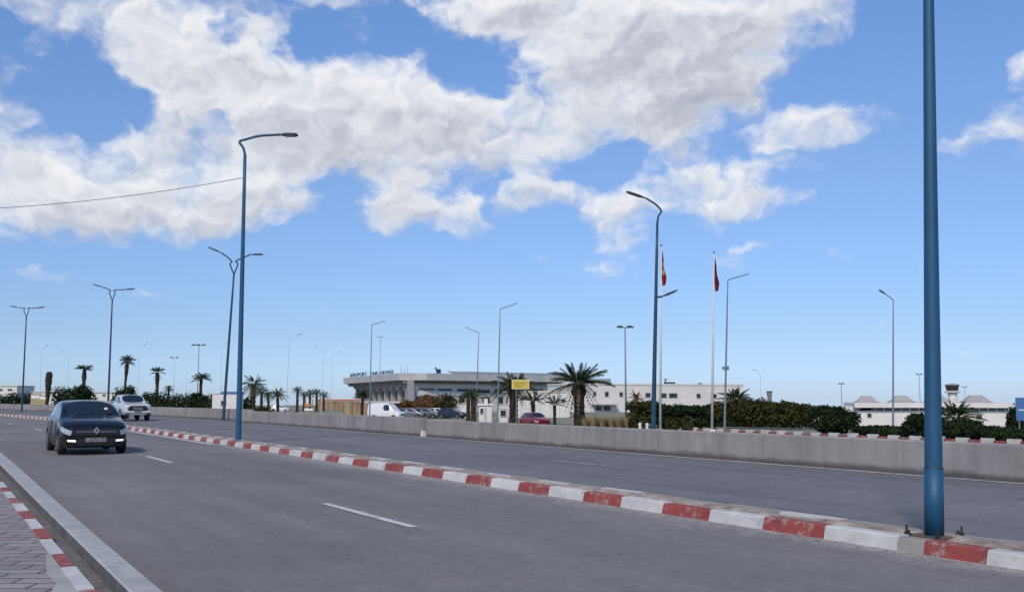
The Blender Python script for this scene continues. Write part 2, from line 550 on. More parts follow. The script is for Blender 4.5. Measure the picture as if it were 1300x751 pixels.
def gz(x, y):
    d = math.hypot(x, y)
    a = x / max(y, 1.0) if y > 0 else 0.0
    return -1.25 - 3.0 * sm(a, .20, .36) * sm(y, 92, 170) - .8 * sm(d, 200, 300) * sm(a, -.5, .05) - .0058 * max(0.0, d - 330)


mb = MB()
rings = [0, 12, 25, 40, 55, 70, 80, 90, 100, 112, 125, 140, 155, 172, 190, 215, 245, 280, 340, 420, 560, 800, 1300, 2500, 6000]
SEG = 144
for i in range(len(rings) - 1):
    for k in range(SEG):
        a0, a1 = 2 * math.pi * k / SEG, 2 * math.pi * (k + 1) / SEG
        pts = [(rings[i + d] * math.sin(a), rings[i + d] * math.cos(a)) for d, a in ((0, a0), (0, a1), (1, a1), (1, a0))]
        if i == 0: pts = pts[1:]
        mb.face([(x, y, gz(x, y)) for x, y in pts])
g_ = mb.build('ground', M['earth'], smooth=True)
bm = bmesh.new(); bm.from_mesh(g_.data)
bmesh.ops.remove_doubles(bm, verts=bm.verts, dist=.001)
bmesh.ops.recalc_face_normals(bm, faces=bm.faces)
bm.to_mesh(g_.data); bm.free()
structure(g_)

# road embankment, asphalt
KN = 8.42                                   # face of the red and white kerb
MED = 9.20                                  # far side of the median
WALL = 17.15                                # foot of the concrete barrier
structure(ribbon('embankment', [(-11, -1.4), (-7.5, -.02), (21.0, -.02), (25.5, -1.5)], M['earth']))
structure(ribbon('near_road', [(1.46, 0), (3.2, .004), (5.0, .010), (7.4, .002), (8.46, 0)], M['road_near']))
structure(ribbon('far_road', [(MED - .04, 0), (11.5, .006), (13.4, .012), (15.3, .006), (21.0, 0)], M['road_far']))


# red and white kerb of the median: one run of kerbstones, worn paint changing stone by stone
def kerb_run(name, n_face, n_back, h, ua, ub, step, phase, mats, seq, gap=.012, lean=.03, base=0.0):
    mb = MB()
    rr = random.Random(5)
    u, k = ua, 0
    while u < ub:
        e = u + step * (1 + rr.uniform(-.03, .03))
        mi = seq(k, rr)
        bare = name == 'median_kerb' and abs(u - 6.02) < .35
        a, b_ = u + gap / 2, e - gap / 2
        dz = rr.uniform(-.008, .008)
        prof = [(n_face, base), (n_face + lean, base + h - .02 + dz), (n_face + lean + .02, base + h + dz), (n_back, base + h + dz), (n_back, base)]
        spans = [(a, b_, mi)] if not bare else [(a, b_ - .30, mi), (b_ - .30, b_, 2)]
        for (a, b_, mi) in spans:
            for j in range(len(prof) - 1):
                (n0, z0), (n1, z1) = prof[j], prof[j + 1]
                mb.face([W(n0, a, z0), W(n1, a, z1), W(n1, b_, z1), W(n0, b_, z0)], mi)
            mb.face([W(n, a, z) for n, z in prof], mi)
            mb.face([W(n, b_, z) for n, z in prof], mi)
        u, k = e, k + 1
    return structure(mb.build(name, mats, fix=True))


def seq_front(k, rr):
    return 0 if k % 2 else 1


U_PHASE = 6.97 - 30 * .95                   # joint between a white and a red stone seen near the tall blue post
kerb_run('median_kerb', KN, KN + .19, .138, U_PHASE, 250, .95, 0, [M['kerb_red'], M['kerb_white'], M['kerb_bare']], seq_front)
kerb_run('median_back_kerb', MED, MED - .13, .128, U_PHASE + .3, 250, .95, 0, [M['kerb_bare'], M['kerb_white']], lambda k, rr: 1 if (k % 2 and rr.random() < .8) else 0, lean=-.02)
# crumbled soil and mortar between the two kerbs
mb = MB()
rr = random.Random(3)
uu = [-26 + .35 * i for i in range(290)] + [76 + 2.5 * i for i in range(70)]
nn = [KN + .17, KN + .23, KN + .31, KN + .40, KN + .49, KN + .58, MED - .11]
zz = {(i, j): .112 + rr.uniform(-.018, .024) - .016 * math.sin(math.pi * j / 6) for i in range(len(uu)) for j in range(len(nn))}
for i in range(len(uu) - 1):
    for j in range(len(nn) - 1):
        mb.face([W(nn[j], uu[i], zz[i, j]), W(nn[j + 1], uu[i], zz[i, j + 1]), W(nn[j + 1], uu[i + 1], zz[i + 1, j + 1]), W(nn[j], uu[i + 1], zz[i + 1, j])])
structure(mb.build('median_fill', M['dirt'], fix=True))

def line(mb, n, w, ua, ub, z=.017):
    u = ua
    while u < ub - 1e-6:
        e = min(ub, u + 2.0)
        mb.face([W(n - w / 2, u, z), W(n + w / 2, u, z), W(n + w / 2, e, z), W(n - w / 2, e, z)])
        u = e


mb = MB()
for k in range(-2, 16):
    a = 10.95 + k * 13.75
    line(mb, 4.95 if a < 50 else 4.6, .12, a, a + 3.1, .018)
structure(mb.build('lane_dashes', M['white_line']))
mb = MB()
line(mb, KN - .40, .16, 33.5, 140)
structure(mb.build('edge_line', M['white_line']))
mb = MB()
for k in range(-2, 16):
    a = 18.1 + k * 12.0 - (3.0 if k < 0 else 0)
    line(mb, 13.2, .11, a, a + 3.0, .018)
structure(mb.build('far_lane_dashes', M['white_line_worn']))
mb = MB()
line(mb, WALL - .42, .13, -26, 60)
structure(mb.build('far_edge_line', M['white_line']))
# short worn strokes along the back of the median
mb = MB()
for a in (16.6, 20.2, 24.5, 29.0):
    line(mb, MED + .16, .10, a, a + 1.2, .01)
structure(mb.build('median_edge_line', M['white_line_worn']))

# near side: pale raised strip, dirt gutter, painted edging, block paving
def drift(u): return .11 * (1 - sm(u, 8, 30))


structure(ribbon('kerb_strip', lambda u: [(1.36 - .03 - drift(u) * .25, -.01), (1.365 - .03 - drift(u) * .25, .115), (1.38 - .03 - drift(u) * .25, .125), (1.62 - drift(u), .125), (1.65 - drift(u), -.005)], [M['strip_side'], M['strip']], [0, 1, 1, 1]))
structure(ribbon('gutter', [(1.10, 0.03), (1.20, 0.006), (1.40, .004)], M['gutter']))


def seq_edge(k, rr): return k % 2


E_W, E_R = 1.17, .88


def edge_stones():
    mb = MB()
    rr = random.Random(4)
    u = 10.45 - 12 * (E_W + E_R)
    k = 0
    while u < 75:
        L = E_W if k % 2 == 0 else E_R
        e = u + L
        a, b_ = u + .01, e - .01
        mi = 1 if k % 2 == 0 else 0
        n0, n1, h = 1.040 + rr.uniform(-.012, .012), 1.155 + rr.uniform(-.012, .012), .066 + rr.uniform(-.006, .008)
        prof = [(n0, -.01), (n0, h), (n1, h), (n1 + .02, -.01)]
        for j in range(3):
            (p0, z0), (p1, z1) = prof[j], prof[j + 1]
            mb.face([W(p0, a, z0), W(p1, a, z1), W(p1, b_, z1), W(p0, b_, z0)], mi)
        for q in (a, b_): mb.face([W(n, q, z) for n, z in prof], mi)
        u, k = e, k + 1
    return mb.build('pavement_edging', [M['kerb_red2'], M['kerb_white']], fix=True)


M['kerb_red2'] = worn_paint('edging_red_paint', (.33, .075, .06), (.30, .24, .22), .40, 8)
structure(edge_stones())


def paver_mat():
    m, b, p = new_mat('block_paving')
    u = b.n('ShaderNodeUVMap').outputs[0]
    g = b.n('ShaderNodeNewGeometry').outputs['Position']
    mp = b.n('ShaderNodeMapping'); b.t.links.new(u, mp.inputs[0])
    mp.inputs['Rotation'].default_value = (0, 0, R(60.2))
    br = b.n('ShaderNodeTexBrick')
    b.t.links.new(mp.outputs[0], br.inputs['Vector'])
    for k, v in (('Scale', 1.0), ('Mortar Size', .014), ('Mortar Smooth', .3), ('Bias', 0.0), ('Brick Width', .44), ('Row Height', .22)): br.inputs[k].default_value = v
    br.inputs['Color1'].default_value = (.30, .275, .27, 1); br.inputs['Color2'].default_value = (.25, .20, .195, 1); br.inputs['Mortar'].default_value = (.075, .07, .068, 1)
    n1 = b.noise(g, 1.1, 5, .65).outputs[0]
    n2 = b.noise(g, 28, 4, .7).outputs[0]
    k = b.m('MULTIPLY_ADD', b.m('SUBTRACT', n1, .5), .7, 1.0)
    k = b.m('MULTIPLY_ADD', b.m('SUBTRACT', n2, .5), .6, k)
    cx = b.n('ShaderNodeCombineXYZ')
    for i in range(3): b.put(cx.inputs[i], k)
    b.put(p.inputs['Base Color'], b.mix(1.0, br.outputs['Color'], cx.outputs[0], 'MULTIPLY'))
    p.inputs['Roughness'].default_value = .85
    bn = b.n('ShaderNodeBump'); bn.inputs['Strength'].default_value = .8; bn.inputs['Distance'].default_value = .012; bn.invert = True
    b.t.links.new(br.outputs['Fac'], bn.inputs['Height']); b.t.links.new(bn.outputs[0], p.inputs['Normal'])
    return m


M['paving'] = paver_mat()
structure(ribbon('pavement', [(-7.5, .0), (-7.5, .055), (1.043, .055)], M['paving']))
# cement patch where the blocks were cut back from the edging
M['cement'] = worn_paint('cement_patch', (.40, .385, .36), (.30, .285, .27), .42, 5)
mb = MB()
P_ = [(1.035, 6.5), (1.035, 10.7), (.99, 10.4), (.93, 9.7), (.90, 9.3), (.92, 8.8), (.82, 8.3), (.80, 6.5)]
mb.face([W(n, u, .061) for n, u in P_])
structure(mb.build('cement_patch', M['cement']))


# concrete barrier in three runs
def barrier(name, label, n_of_u, ua, ub, h, th=.22, batter=.05):
    us = [ua + (ub - ua) * i / max(2, int((ub - ua) / 2)) for i in range(max(2, int((ub - ua) / 2)) + 1)]
    mb = MB()
    ring = lambda u: [(n_of_u(u), 0, 0), (n_of_u(u) + batter, h - .03, h - .03), (n_of_u(u) + batter + .03, h, h), (n_of_u(u) + th, h, h + .2), (n_of_u(u) + th + batter, 0, 1.2)]
    for i in range(len(us) - 1):
        a, b_ = ring(us[i]), ring(us[i + 1])
        for k in range(4):
            mb.face([W(a[k][0], us[i], a[k][1]), W(a[k + 1][0], us[i], a[k + 1][1]), W(b_[k + 1][0], us[i + 1], b_[k + 1][1]), W(b_[k][0], us[i + 1], b_[k][1])], 0,
                    [(us[i], a[k][2]), (us[i], a[k + 1][2]), (us[i + 1], b_[k + 1][2]), (us[i + 1], b_[k][2])])
    for u in (ua, ub):
        r = ring(u)
        mb.face([W(q[0], u, q[1]) for q in r], 0, [(u + q[0], q[1]) for q in r])
    o = mb.build(name, M['conc'])
    return tag(o, label, 'wall')


barrier('concrete_barrier', 'grey soot-stained concrete barrier running behind the tall blue post to the right edge', lambda u: WALL, -26, 36.85, .675)
barrier('concrete_barrier', 'concrete barrier between the narrow weedy gap and the blue lamp post standing on the median', lambda u: WALL + .55 * sm(u, 36, 62), 37.2, 66.5, .74)
barrier('concrete_barrier', 'distant concrete barrier curving off behind the silver pickup to the left edge', lambda u: 19.0, 67.5, 330, .80)

# ------------------------------------------------------------------ more materials
M['blue_pole'] = mat('blue_pole_paint', (.011, .078, .160), .55, .12, 2.0, spec=.5, bump=.08, bscale=30)
M['blue_pole_far'] = mat('blue_pole_paint_far', (.016, .05, .095), .45, .1, 2.0)
M['grey_pole'] = mat('galvanised_pole', (.16, .19, .23), .55, .15, 2.0)
M['hazed_pole'] = mat('hazed_grey_pole', (.46, .54, .62), .55, .12, 2.0)  # far poles: distance haze is put into the pale bluish colour
M['white_pole'] = mat('white_pole_paint', (.56, .57, .55), .45, .06, 2.0)
M['head'] = mat('lamp_head_casing', (.035, .04, .045), .45, .2, 5)
M['head_grey'] = mat('lamp_head_grey', (.20, .24, .28), .5, .2, 5)
M['lens'] = mat('lamp_lens', (.28, .29, .30), .2, .05, 5)
M['black'] = mat('black_plastic', (.012, .012, .013), .5, .3, 8)
M['rubber'] = mat('tyre_rubber', (.014, .014, .014), .8, .3, 12, bump=.2)
M['rim'] = mat('wheel_alloy', (.42, .43, .44), .3, .15, 8, metal=.8)
M['trunk'] = mat('palm_trunk_bark', (.046, .034, .026), .95, .5, 5, bump=.9, bscale=14, spec=.12)
M['frond'] = mat('palm_frond_green', (.022, .036, .012), .7, .45, 1.5, alt=(.036, .05, .018), spec=.12)
M['frond_olive'] = mat('palm_frond_olive', (.034, .044, .016), .7, .45, 1.5, alt=(.055, .056, .022), spec=.12)
M['frond_dead'] = mat('palm_frond_dry', (.16, .115, .07), .8, .4, 3, spec=.12)
M['bark'] = mat('tree_bark', (.14, .115, .09), .95, .4, 6, bump=.6, spec=.12)
M['pale_bark'] = mat('pale_tree_bark', (.30, .28, .25), .9, .3, 6, bump=.4, spec=.12)
M['leaf_dark'] = mat('dark_hedge_leaves', (.010, .019, .007), .75, .5, .8, alt=(.018, .030, .010), spec=.12)
M['leaf_mid'] = mat('olive_leaves', (.024, .030, .009), .75, .5, .7, alt=(.050, .050, .014), spec=.12)
M['leaf_brown'] = mat('brown_green_leaves', (.026, .033, .010), .75, .5, .45, alt=(.052, .053, .016), spec=.12)
M['leaf_rust'] = mat('rust_brown_leaves', (.14, .058, .03), .7, .45, .7, alt=(.16, .09, .04), spec=.12)
M['grass_dry'] = mat('dry_grass_blades', (.27, .19, .095), .8, .35, .8, alt=(.24, .20, .10), spec=.12)
M['wall_white'] = mat('white_render_wall', (.67, .64, .60), .8, .08, .25, detail=7)
M['wall_cream'] = mat('cream_render_wall', (.62, .57, .49), .85, .12, .2, detail=7)
M['wall_grey'] = mat('grey_concrete_wall', (.30, .295, .29), .85, .18, .3, detail=7)
M['fascia'] = mat('roof_fascia', (.46, .45, .43), .7, .15, .4)
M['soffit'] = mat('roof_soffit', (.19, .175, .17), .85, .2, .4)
M['roof_metal'] = mat('ribbed_roof_metal', (.24, .27, .29), .55, .15, .3)
M['roof_dome'] = mat('grey_hipped_roof', (.33, .31, .295), .75, .1, .3)
M['win'] = mat('dark_window_glass', (.025, .03, .036), .12, .3, .6, spec=.6)
M['frame'] = mat('window_frame_grey', (.42, .42, .42), .6, .1, 2)
M['sign_blue'] = mat('blue_sign_face', (.06, .15, .33), .4, .06, 2)
M['sign_yellow'] = mat('yellow_sign_face', (.56, .41, .06), .5, .1, 1.5)
M['sign_border'] = mat('pale_yellow_sign_rim', (.62, .54, .26), .5, .1, 2)
M['sign_ink'] = mat('ochre_sign_lettering', (.30, .20, .03), .6, .1, 2)
M['letters'] = mat('roof_letters_navy', (.012, .035, .075), .5, .15, 3)
M['letters_pale'] = mat('roof_letters_slate', (.06, .11, .18), .5, .15, 3)
M['flag_red'] = mat('red_flag_cloth', (.33, .012, .016), .75, .2, 2)
M['flag_dark'] = mat('dark_red_flag_cloth', (.18, .010, .022), .75, .2, 2)
M['flag_white'] = mat('flag_emblem_cloth', (.62, .50, .40), .75, .1, 2)
M['orange'] = mat('orange_plastic', (.42, .17, .08), .5, .12, 2)
M['white_plastic'] = mat('white_plastic', (.70, .70, .68), .45, .08, 2)
M['yellow'] = mat('yellow_ochre_plastic', (.34, .27, .14), .6, .15, 2)
M['hoard'] = mat('rusty_brown_hoarding', (.23, .14, .075), .85, .35, .5, alt=(.27, .18, .11))
M['red_band'] = mat('red_band_paint', (.45, .09, .06), .7, .2, 1)
M['rust'] = mat('rusty_plate', (.11, .075, .055), .85, .5, 14, bump=.4)
M['cable'] = mat('overhead_cable', (.05, .055, .06), .6, .1, 2)


def glass(name, col, rough=.06):
    m, b, p = new_mat(name)
    p.inputs['Base Color'].default_value = (*col, 1)
    p.inputs['Roughness'].default_value = rough
    p.inputs['Specular IOR Level'].default_value = .6
    p.inputs['Coat Weight'].default_value = .6
    p.inputs['Coat Roughness'].default_value = .03
    return m


def paint(name, col, metal=.0, rough=.3):
    m, b, p = new_mat(name)
    tcn = b.n('ShaderNodeTexCoord')
    n1 = b.noise(tcn.outputs['Object'], 2.5, 5, .6).outputs[0]
    s = b.n('ShaderNodeSeparateXYZ'); b.t.links.new(tcn.outputs['Object'], s.inputs[0])
    dust = b.m('MULTIPLY', b.m('SUBTRACT', 1.0, b.step(s.outputs[2], .15, .75)), b.step(n1, .35, .75))
    b.put(p.inputs['Base Color'], b.mix(b.m('MULTIPLY', dust, .35 if col[0] > .05 else .06), (*col, 1), (.22, .20, .18, 1)))
    b.put(p.inputs['Roughness'], b.m('MULTIPLY_ADD', dust, .35, rough))
    p.inputs['Metallic'].default_value = metal
    p.inputs['Coat Weight'].default_value = .7 if col[0] > .05 else .25
    p.inputs['Coat Roughness'].default_value = .06
    if col[0] < .05: p.inputs['Specular IOR Level'].default_value = .35
    return m


M['glass_car'] = glass('car_glass', (.012, .015, .02))
M['paint_black'] = paint('black_car_paint', (.006, .0065, .009), .0, .18)
M['paint_silver'] = paint('silver_white_car_paint', (.56, .57, .58), .0, .35)
M['paint_white'] = paint('white_car_paint', (.70, .70, .70), .0, .35)
M['paint_red'] = paint('red_car_paint', (.20, .012, .016), .0, .35)
M['paint_grey'] = paint('grey_car_paint', (.12, .13, .14), .0, .35)
M['paint_navy'] = paint('navy_car_paint', (.018, .026, .05), .0, .35)
M['paint_green'] = paint('dull_green_car_paint', (.08, .095, .085), .0, .35)
M['lamp_clear'] = mat('headlight_lens', (.34, .36, .39), .12, .6, 14, spec=.7, coat=.8)
M['chrome'] = mat('chrome_trim', (.62, .63, .65), .15, .1, 8, metal=.9)
M['plate'] = mat('number_plate', (.17, .165, .16), .5, .65, 9)


def emit(name, col, st):
    m, b, p = new_mat(name)
    p.inputs['Base Color'].default_value = (.8, .8, .8, 1)
    p.inputs['Emission Color'].default_value = (*col, 1)
    p.inputs['Emission Strength'].default_value = st
    return m


M['drl'] = emit('running_light_lit', (1, .98, .95), 1.1)


# ------------------------------------------------------------------ street lamps
class Ax:
    """turns photo pixels into points of a vertical plane through a thing at (X, Y) along a horizontal direction"""
    def __init__(s, X, Y, dirv):
        s.X, s.Y, s.d = X, Y, Vector(dirv).normalized()
    def pt(s, px, py):
        r = ray(px, py)
        # camera + t r = (X + k dx, Y + k dy)
        det = r.x * -s.d.y + s.d.x * r.y
        t = (s.X * -s.d.y + s.d.x * s.Y) / det
        k = (r.x * s.Y - s.X * r.y) / det
        return Vector((s.X + k * s.d.x - s.X, s.Y + k * s.d.y - s.Y, CH + t * r.z))


def head_mesh(mb, a, b, w=.30, th=.085, mi=0):
    """flat tapering luminaire from a (neck) to b (tip)"""
    a, b = Vector(a), Vector(b)
    d = (b - a)
    L = d.length; d.normalize()
    side = d.cross(Vector((0, 0, 1))).normalized()
    up = side.cross(d).normalized()
    st = [(0, .25, .5), (.18, .45, .75), (.38, .95, 1.0), (.85, 1.0, .8), (.97, .8, .5), (1.0, .5, .3)]
    rings_ = []
    for t, kw, kh in st:
        c = a + d * L * t
        hw, hh = w / 2 * kw, th / 2 * kh
        rings_.append([c + side * sx * hw * fx + up * sy * hh for sx, sy, fx in ((-1, -1, 1), (1, -1, 1), (1, .3, 1), (.6, 1, 1), (-.6, 1, 1), (-1, .3, 1))])
    o = len(mb.v)
    for r in rings_: mb.v += [tuple(p) for p in r]
    for i in range(len(st) - 1):
        for k in range(6):
            k2 = (k + 1) % 6
            mb.f.append((o + i * 6 + k, o + i * 6 + k2, o + i * 6 + 6 + k2, o + i * 6 + 6 + k)); mb.mi.append(mi)
    mb.f.append(tuple(o + k for k in range(6))[::-1]); mb.mi.append(mi)
    e = o + (len(st) - 1) * 6
    mb.f.append(tuple(e + k for k in range(6))); mb.mi.append(mi)
    return a + d * L * .62 - up * th * .52, side, d


def curve_pts(pts, n=4):
    """smooth chain through pts"""
    out = []
    P = [pts[0]] + list(pts) + [pts[-1]]
    for i in range(1, len(P) - 2):
        for k in range(n):
            t = k / n
            a, b, c, d = P[i - 1], P[i], P[i + 1], P[i + 2]
            out.append(.5 * ((2 * b) + (c - a) * t + (2 * a - 5 * b + 4 * c - d) * t * t + (3 * b - a - 3 * c + d) * t ** 3))
    out.append(Vector(pts[-1]))
    return out


def lamp(label, base, neck, arms, r0, r1, mpole, mhead, group='street lamps', hw=.30, zbase=None, seg=12, lens=True, plate=False, dirv=None, arm_r=.045, name='street_lamp', neck_px=None):
    """base: (px, Y); neck: photo row where the straight pole ends; arms: lists of photo pixels, the last two being the lamp head"""
    px, Y = base
    X = at(px, HOR, Y).x
    z0 = gz(X, Y) if zbase is None else zbase
    ax = Ax(X, Y, dirv or (1, 0, 0))
    t = thing(name, label, 'street lamp', (X, Y, z0), 0, group)
    off = Vector((0, 0, -z0))
    tp = ax.pt(neck_px or px, neck) + off
    zt = tp.z
    mb = MB()
    n = 7
    hs = [0, .02] + [zt * i / n for i in range(1, n + 1)]
    mb.tube([(tp.x * h / zt, tp.y * h / zt, h) for h in hs], [r0 + (r1 - r0) * h / zt for h in hs], seg)
    mb.build('pole', mpole, t, smooth=True)
    for chain in arms:
        pts = [ax.pt(*q) + off for q in chain]
        f_ = pts[0].z / zt
        pts[0] = Vector((tp.x * f_, tp.y * f_, pts[0].z))      # arms start on the axis of the pole
        hb = pts[-2:]
        armp = pts[:-1]
        mb = MB()
        mb.tube(curve_pts(armp, 4) if len(armp) > 2 else armp, min(arm_r, r1) if arm_r < r1 * 1.2 else arm_r, 8)
        mb.build('arm', mpole, t, smooth=True)
        mb = MB()
        c, sd_, d_ = head_mesh(mb, hb[0], hb[1], hw, hw * .28)
        h_ = mb.build('lamp_head', mhead, t)
        if lens:
            mb = MB()
            L = (hb[1] - hb[0]).length
            q = [c + sd_ * sx * hw * .34 + d_ * sy * L * .24 for sx, sy in ((-1, -1), (1, -1), (1, 1), (-1, 1))]
            mb.prism(q, None, (0, 0, -.012))
            mb.build('lens', M['lens'], h_)
    return t


# ------------------------------------------------------------------ palms
def frond(mb, start, az, elv, L, droop, lw, nl, rr, mi=0):
    pts = []
    d = Vector((math.cos(az) * math.cos(elv), math.sin(az) * math.cos(elv), math.sin(elv)))
    n = 7
    for i in range(n + 1):
        t = i / n
        p = start + d * (L * t)
        p = p + Vector((0, 0, -droop * L * t * t))
        pts.append(p)
    side = Vector((-math.sin(az), math.cos(az), 0))
    # spine
    mb.tube(pts, [.035 * L / 2.5 * (1 - .8 * i / n) for i in range(n + 1)], 4, mi, caps=False)
    for k in range(nl):
        t = .12 + .86 * k / (nl - 1)
        f = t * n
        i = min(n - 1, int(f))
        p = pts[i].lerp(pts[i + 1], f - i)
        dd = (pts[i + 1] - pts[i]).normalized()
        up = side.cross(dd)
        ll = lw * L * (.35 + 1.0 * math.sin(math.pi * min(1, t * .92 + .08)) ** .8) * (1 - .25 * t)
        for sg in (-1, 1):
            o = (side * sg * (.80 + rr.uniform(-.1, .1)) + dd * (.75 + rr.uniform(-.1, .15)) + up * (.28 + rr.uniform(-.15, .15)))
            o.normalize()
            tip = p + o * ll + Vector((0, 0, -.18 * ll))
            wv = dd * (L * .86 / nl * .9)
            mb.face([p - wv * .5, p + wv * .5, tip + wv * .10, tip - wv * .10], mi)


def palm_meshes(seed, H, r_bot, r_top, L, nf, lo, hi, droop, lw=.20, nl=13, bulge=0.0, dead=0, thatch=0.0):
    rr = random.Random(seed)
    tk = MB()
    n = int(max(8, H / .22))
    seg = 12
    o = len(tk.v)
    lean = Vector((rr.uniform(-.03, .03), rr.uniform(-.03, .03), 0))
    for i in range(n + 1):
        t = i / n
        r = r_bot + (r_top - r_bot) * t
        r *= 1 + bulge * math.exp(-((t - .86) / .12) ** 2) + .25 * math.exp(-t * 12)
        r *= 1 + (.10 if i % 2 else -.04)
        for k in range(seg):
            a = 2 * math.pi * (k + .5 * (i % 2)) / seg
            q = r * (1 + rr.uniform(-.10, .10))
            tk.v.append((q * math.cos(a) + lean.x * H * t * t, q * math.sin(a) + lean.y * H * t * t, H * t))
    for i in range(n):
        for k in range(seg):
            k2 = (k + 1) % seg
            tk.f.append((o + i * seg + k, o + i * seg + k2, o + (i + 1) * seg + k2, o + (i + 1) * seg + k)); tk.mi.append(0)
    tk.f.append(tuple(o + n * seg + k for k in range(seg))); tk.mi.append(0)
    top = Vector((lean.x * H, lean.y * H, H))
    cr = MB()
    for i in range(nf):
        f = (i + .5) / nf
        e = R(hi + (lo - hi) * f ** .9 + rr.uniform(-6, 6))
        a = i * 2.39996 + rr.uniform(-.25, .25)
        l = L * rr.uniform(.85, 1.08) * (.72 + .28 * min(1, f * 2.2))
        st = top + Vector((math.cos(a), math.sin(a), 0)) * r_top * .6 + Vector((0, 0, rr.uniform(-.05, .25)))
        frond(cr, st, a, e, l, droop * rr.uniform(.75, 1.25) * (1.15 - e / 2.2), lw, nl, rr)
    dd = MB()
    for i in range(dead):
        a = i * 2.39996 + rr.uniform(-.4, .4)
        frond(dd, top + Vector((math.cos(a) * r_top, math.sin(a) * r_top, -.25)), a, R(rr.uniform(-55, -25)), L * rr.uniform(.45, .7), .5, lw * .8, 8, rr)
    return tk, cr, dd


def palm(label, spec, loc, mat_f='frond', rz=0.0, sc=1.0, group='palm trees'):
    tk, cr, dd = palm_meshes(**spec)
    t = thing('palm_tree', label, 'palm tree', loc, rz, group)
    if sc != 1.0: t.scale = (sc,) * 3
    tk.build('trunk', M['trunk'], t)
    cr.build('crown', M[mat_f], t, fix=False)
    if dd.f: dd.build('dry_fronds', M['frond_dead'], t, fix=False)
    return t


# ------------------------------------------------------------------ leafy masses
def leaves(mb, lumps, n, size, rr, flat=.75):
    """n leaf-clump faces scattered in the outer part of a set of lumps (centre, radii)"""
    wts = [r[0] * r[1] + r[1] * r[2] + r[0] * r[2] for _, r in lumps]
    tot = sum(wts)
    for (c, r), w in zip(lumps, wts):
        for _ in range(max(4, int(1.9 * n * w / tot))):
            while True:
                d = Vector((rr.gauss(0, 1), rr.gauss(0, 1), rr.gauss(0, 1)))
                if d.length > .1: break
            d.normalize()
            q = rr.uniform(.55, 1.06) if rr.random() < .85 else rr.uniform(1.0, 1.22)
            p = Vector(c) + Vector((d.x * r[0], d.y * r[1], d.z * r[2])) * q
            nrm = (d + Vector((rr.gauss(0, .6), rr.gauss(0, .6), rr.gauss(0, .6) + .3))).normalized()
            a = nrm.orthogonal().normalized()
            a = Matrix.Rotation(rr.uniform(0, 6.28), 3, nrm) @ a
            b_ = nrm.cross(a)
            s = size * rr.uniform(.6, 1.4)
            mb.face([p - a * s, p + b_ * s * .55 + nrm * s * .15, p + a * s, p - b_ * s * .55 + nrm * s * .1])


def bush_lumps(w, d, h, rr, n=9, base=.0):
    out = [((0, 0, base + h * .45), (w * .36, d * .36, h * .45))]
    for _ in range(n):
        x, y = rr.uniform(-.36, .36) * w, rr.uniform(-.36, .36) * d
        z = base + h * rr.uniform(.25, .78)
        k = rr.uniform(.16, .28)
        out.append(((x, y, z), (w * k, d * k, min(h * .28, h - (z - base)) * rr.uniform(.8, 1.1))))
    return out


def bush(label, loc, w, d, h, m, seed, n=1400, size=.13, name='bush', cat='bush', group=None, trunk=True, rz=0.0, flat_top=False):
    rr = random.Random(seed)
    t = thing(name, label, cat, loc, rz, group)
    mb = MB()
    leaves(mb, bush_lumps(w, d, h, rr), n, size, rr)
    mb.build('foliage', M[m], t, fix=False)
    if trunk:
        mb = MB()
        for k in range(4):
            a = rr.uniform(0, 6.28)
            mb.tube([(0, 0, -.1), (math.cos(a) * w * .10, math.sin(a) * d * .1, h * .3), (math.cos(a) * w * .26, math.sin(a) * d * .26, h * .62)], [.05 * h / 2, .035 * h / 2, .012], 5)
        mb.build('stems', M['bark'], t)
    return t


def crown_tree(label, loc, w, d, z0, z1, m, seed, n=1500, size=.14, bark='bark', name='tree', group=None, box=True, r=.12):
    """clipped street tree: trunk with limbs and a crown between z0 and z1"""
    rr = random.Random(seed)
    t = thing(name, label, 'tree', loc, 0, group)
    lumps = []
    nx, nz = max(2, int(w / 1.0)), max(1, int((z1 - z0) / .9))
    for i in range(nx):
        for j in range(2):
            for k in range(nz):
                x = (i + .5) / nx * w - w / 2
                lumps.append(((x + rr.uniform(-.12, .12), (j - .5) * d * .5, z0 + (k + .5) / nz * (z1 - z0) + rr.uniform(-.06, .06)),
                              (w / nx * .66, d * .34, (z1 - z0) / nz * rr.uniform(.5, .62))))
    mb = MB()
    leaves(mb, lumps, n, size, rr)
    mb.build('crown', M[m], t, fix=False)
    mb = MB()
    mb.tube([(0, 0, -.1), (rr.uniform(-.05, .05), 0, z0 * .55), (rr.uniform(-.1, .1), 0, z0 + .25)], [r * 1.25, r, r * .8], 8)
    for k in range(4):
        a = rr.uniform(0, 6.28)
        mb.tube([(0, 0, z0 * .82), (math.cos(a) * w * .18, math.sin(a) * d * .18, z0 + (z1 - z0) * .3), (math.cos(a) * w * .32, math.sin(a) * d * .3, z0 + (z1 - z0) * .7)], [r * .55, r * .4, r * .12], 6)
    mb.build('trunk', M[bark], t)
    return t

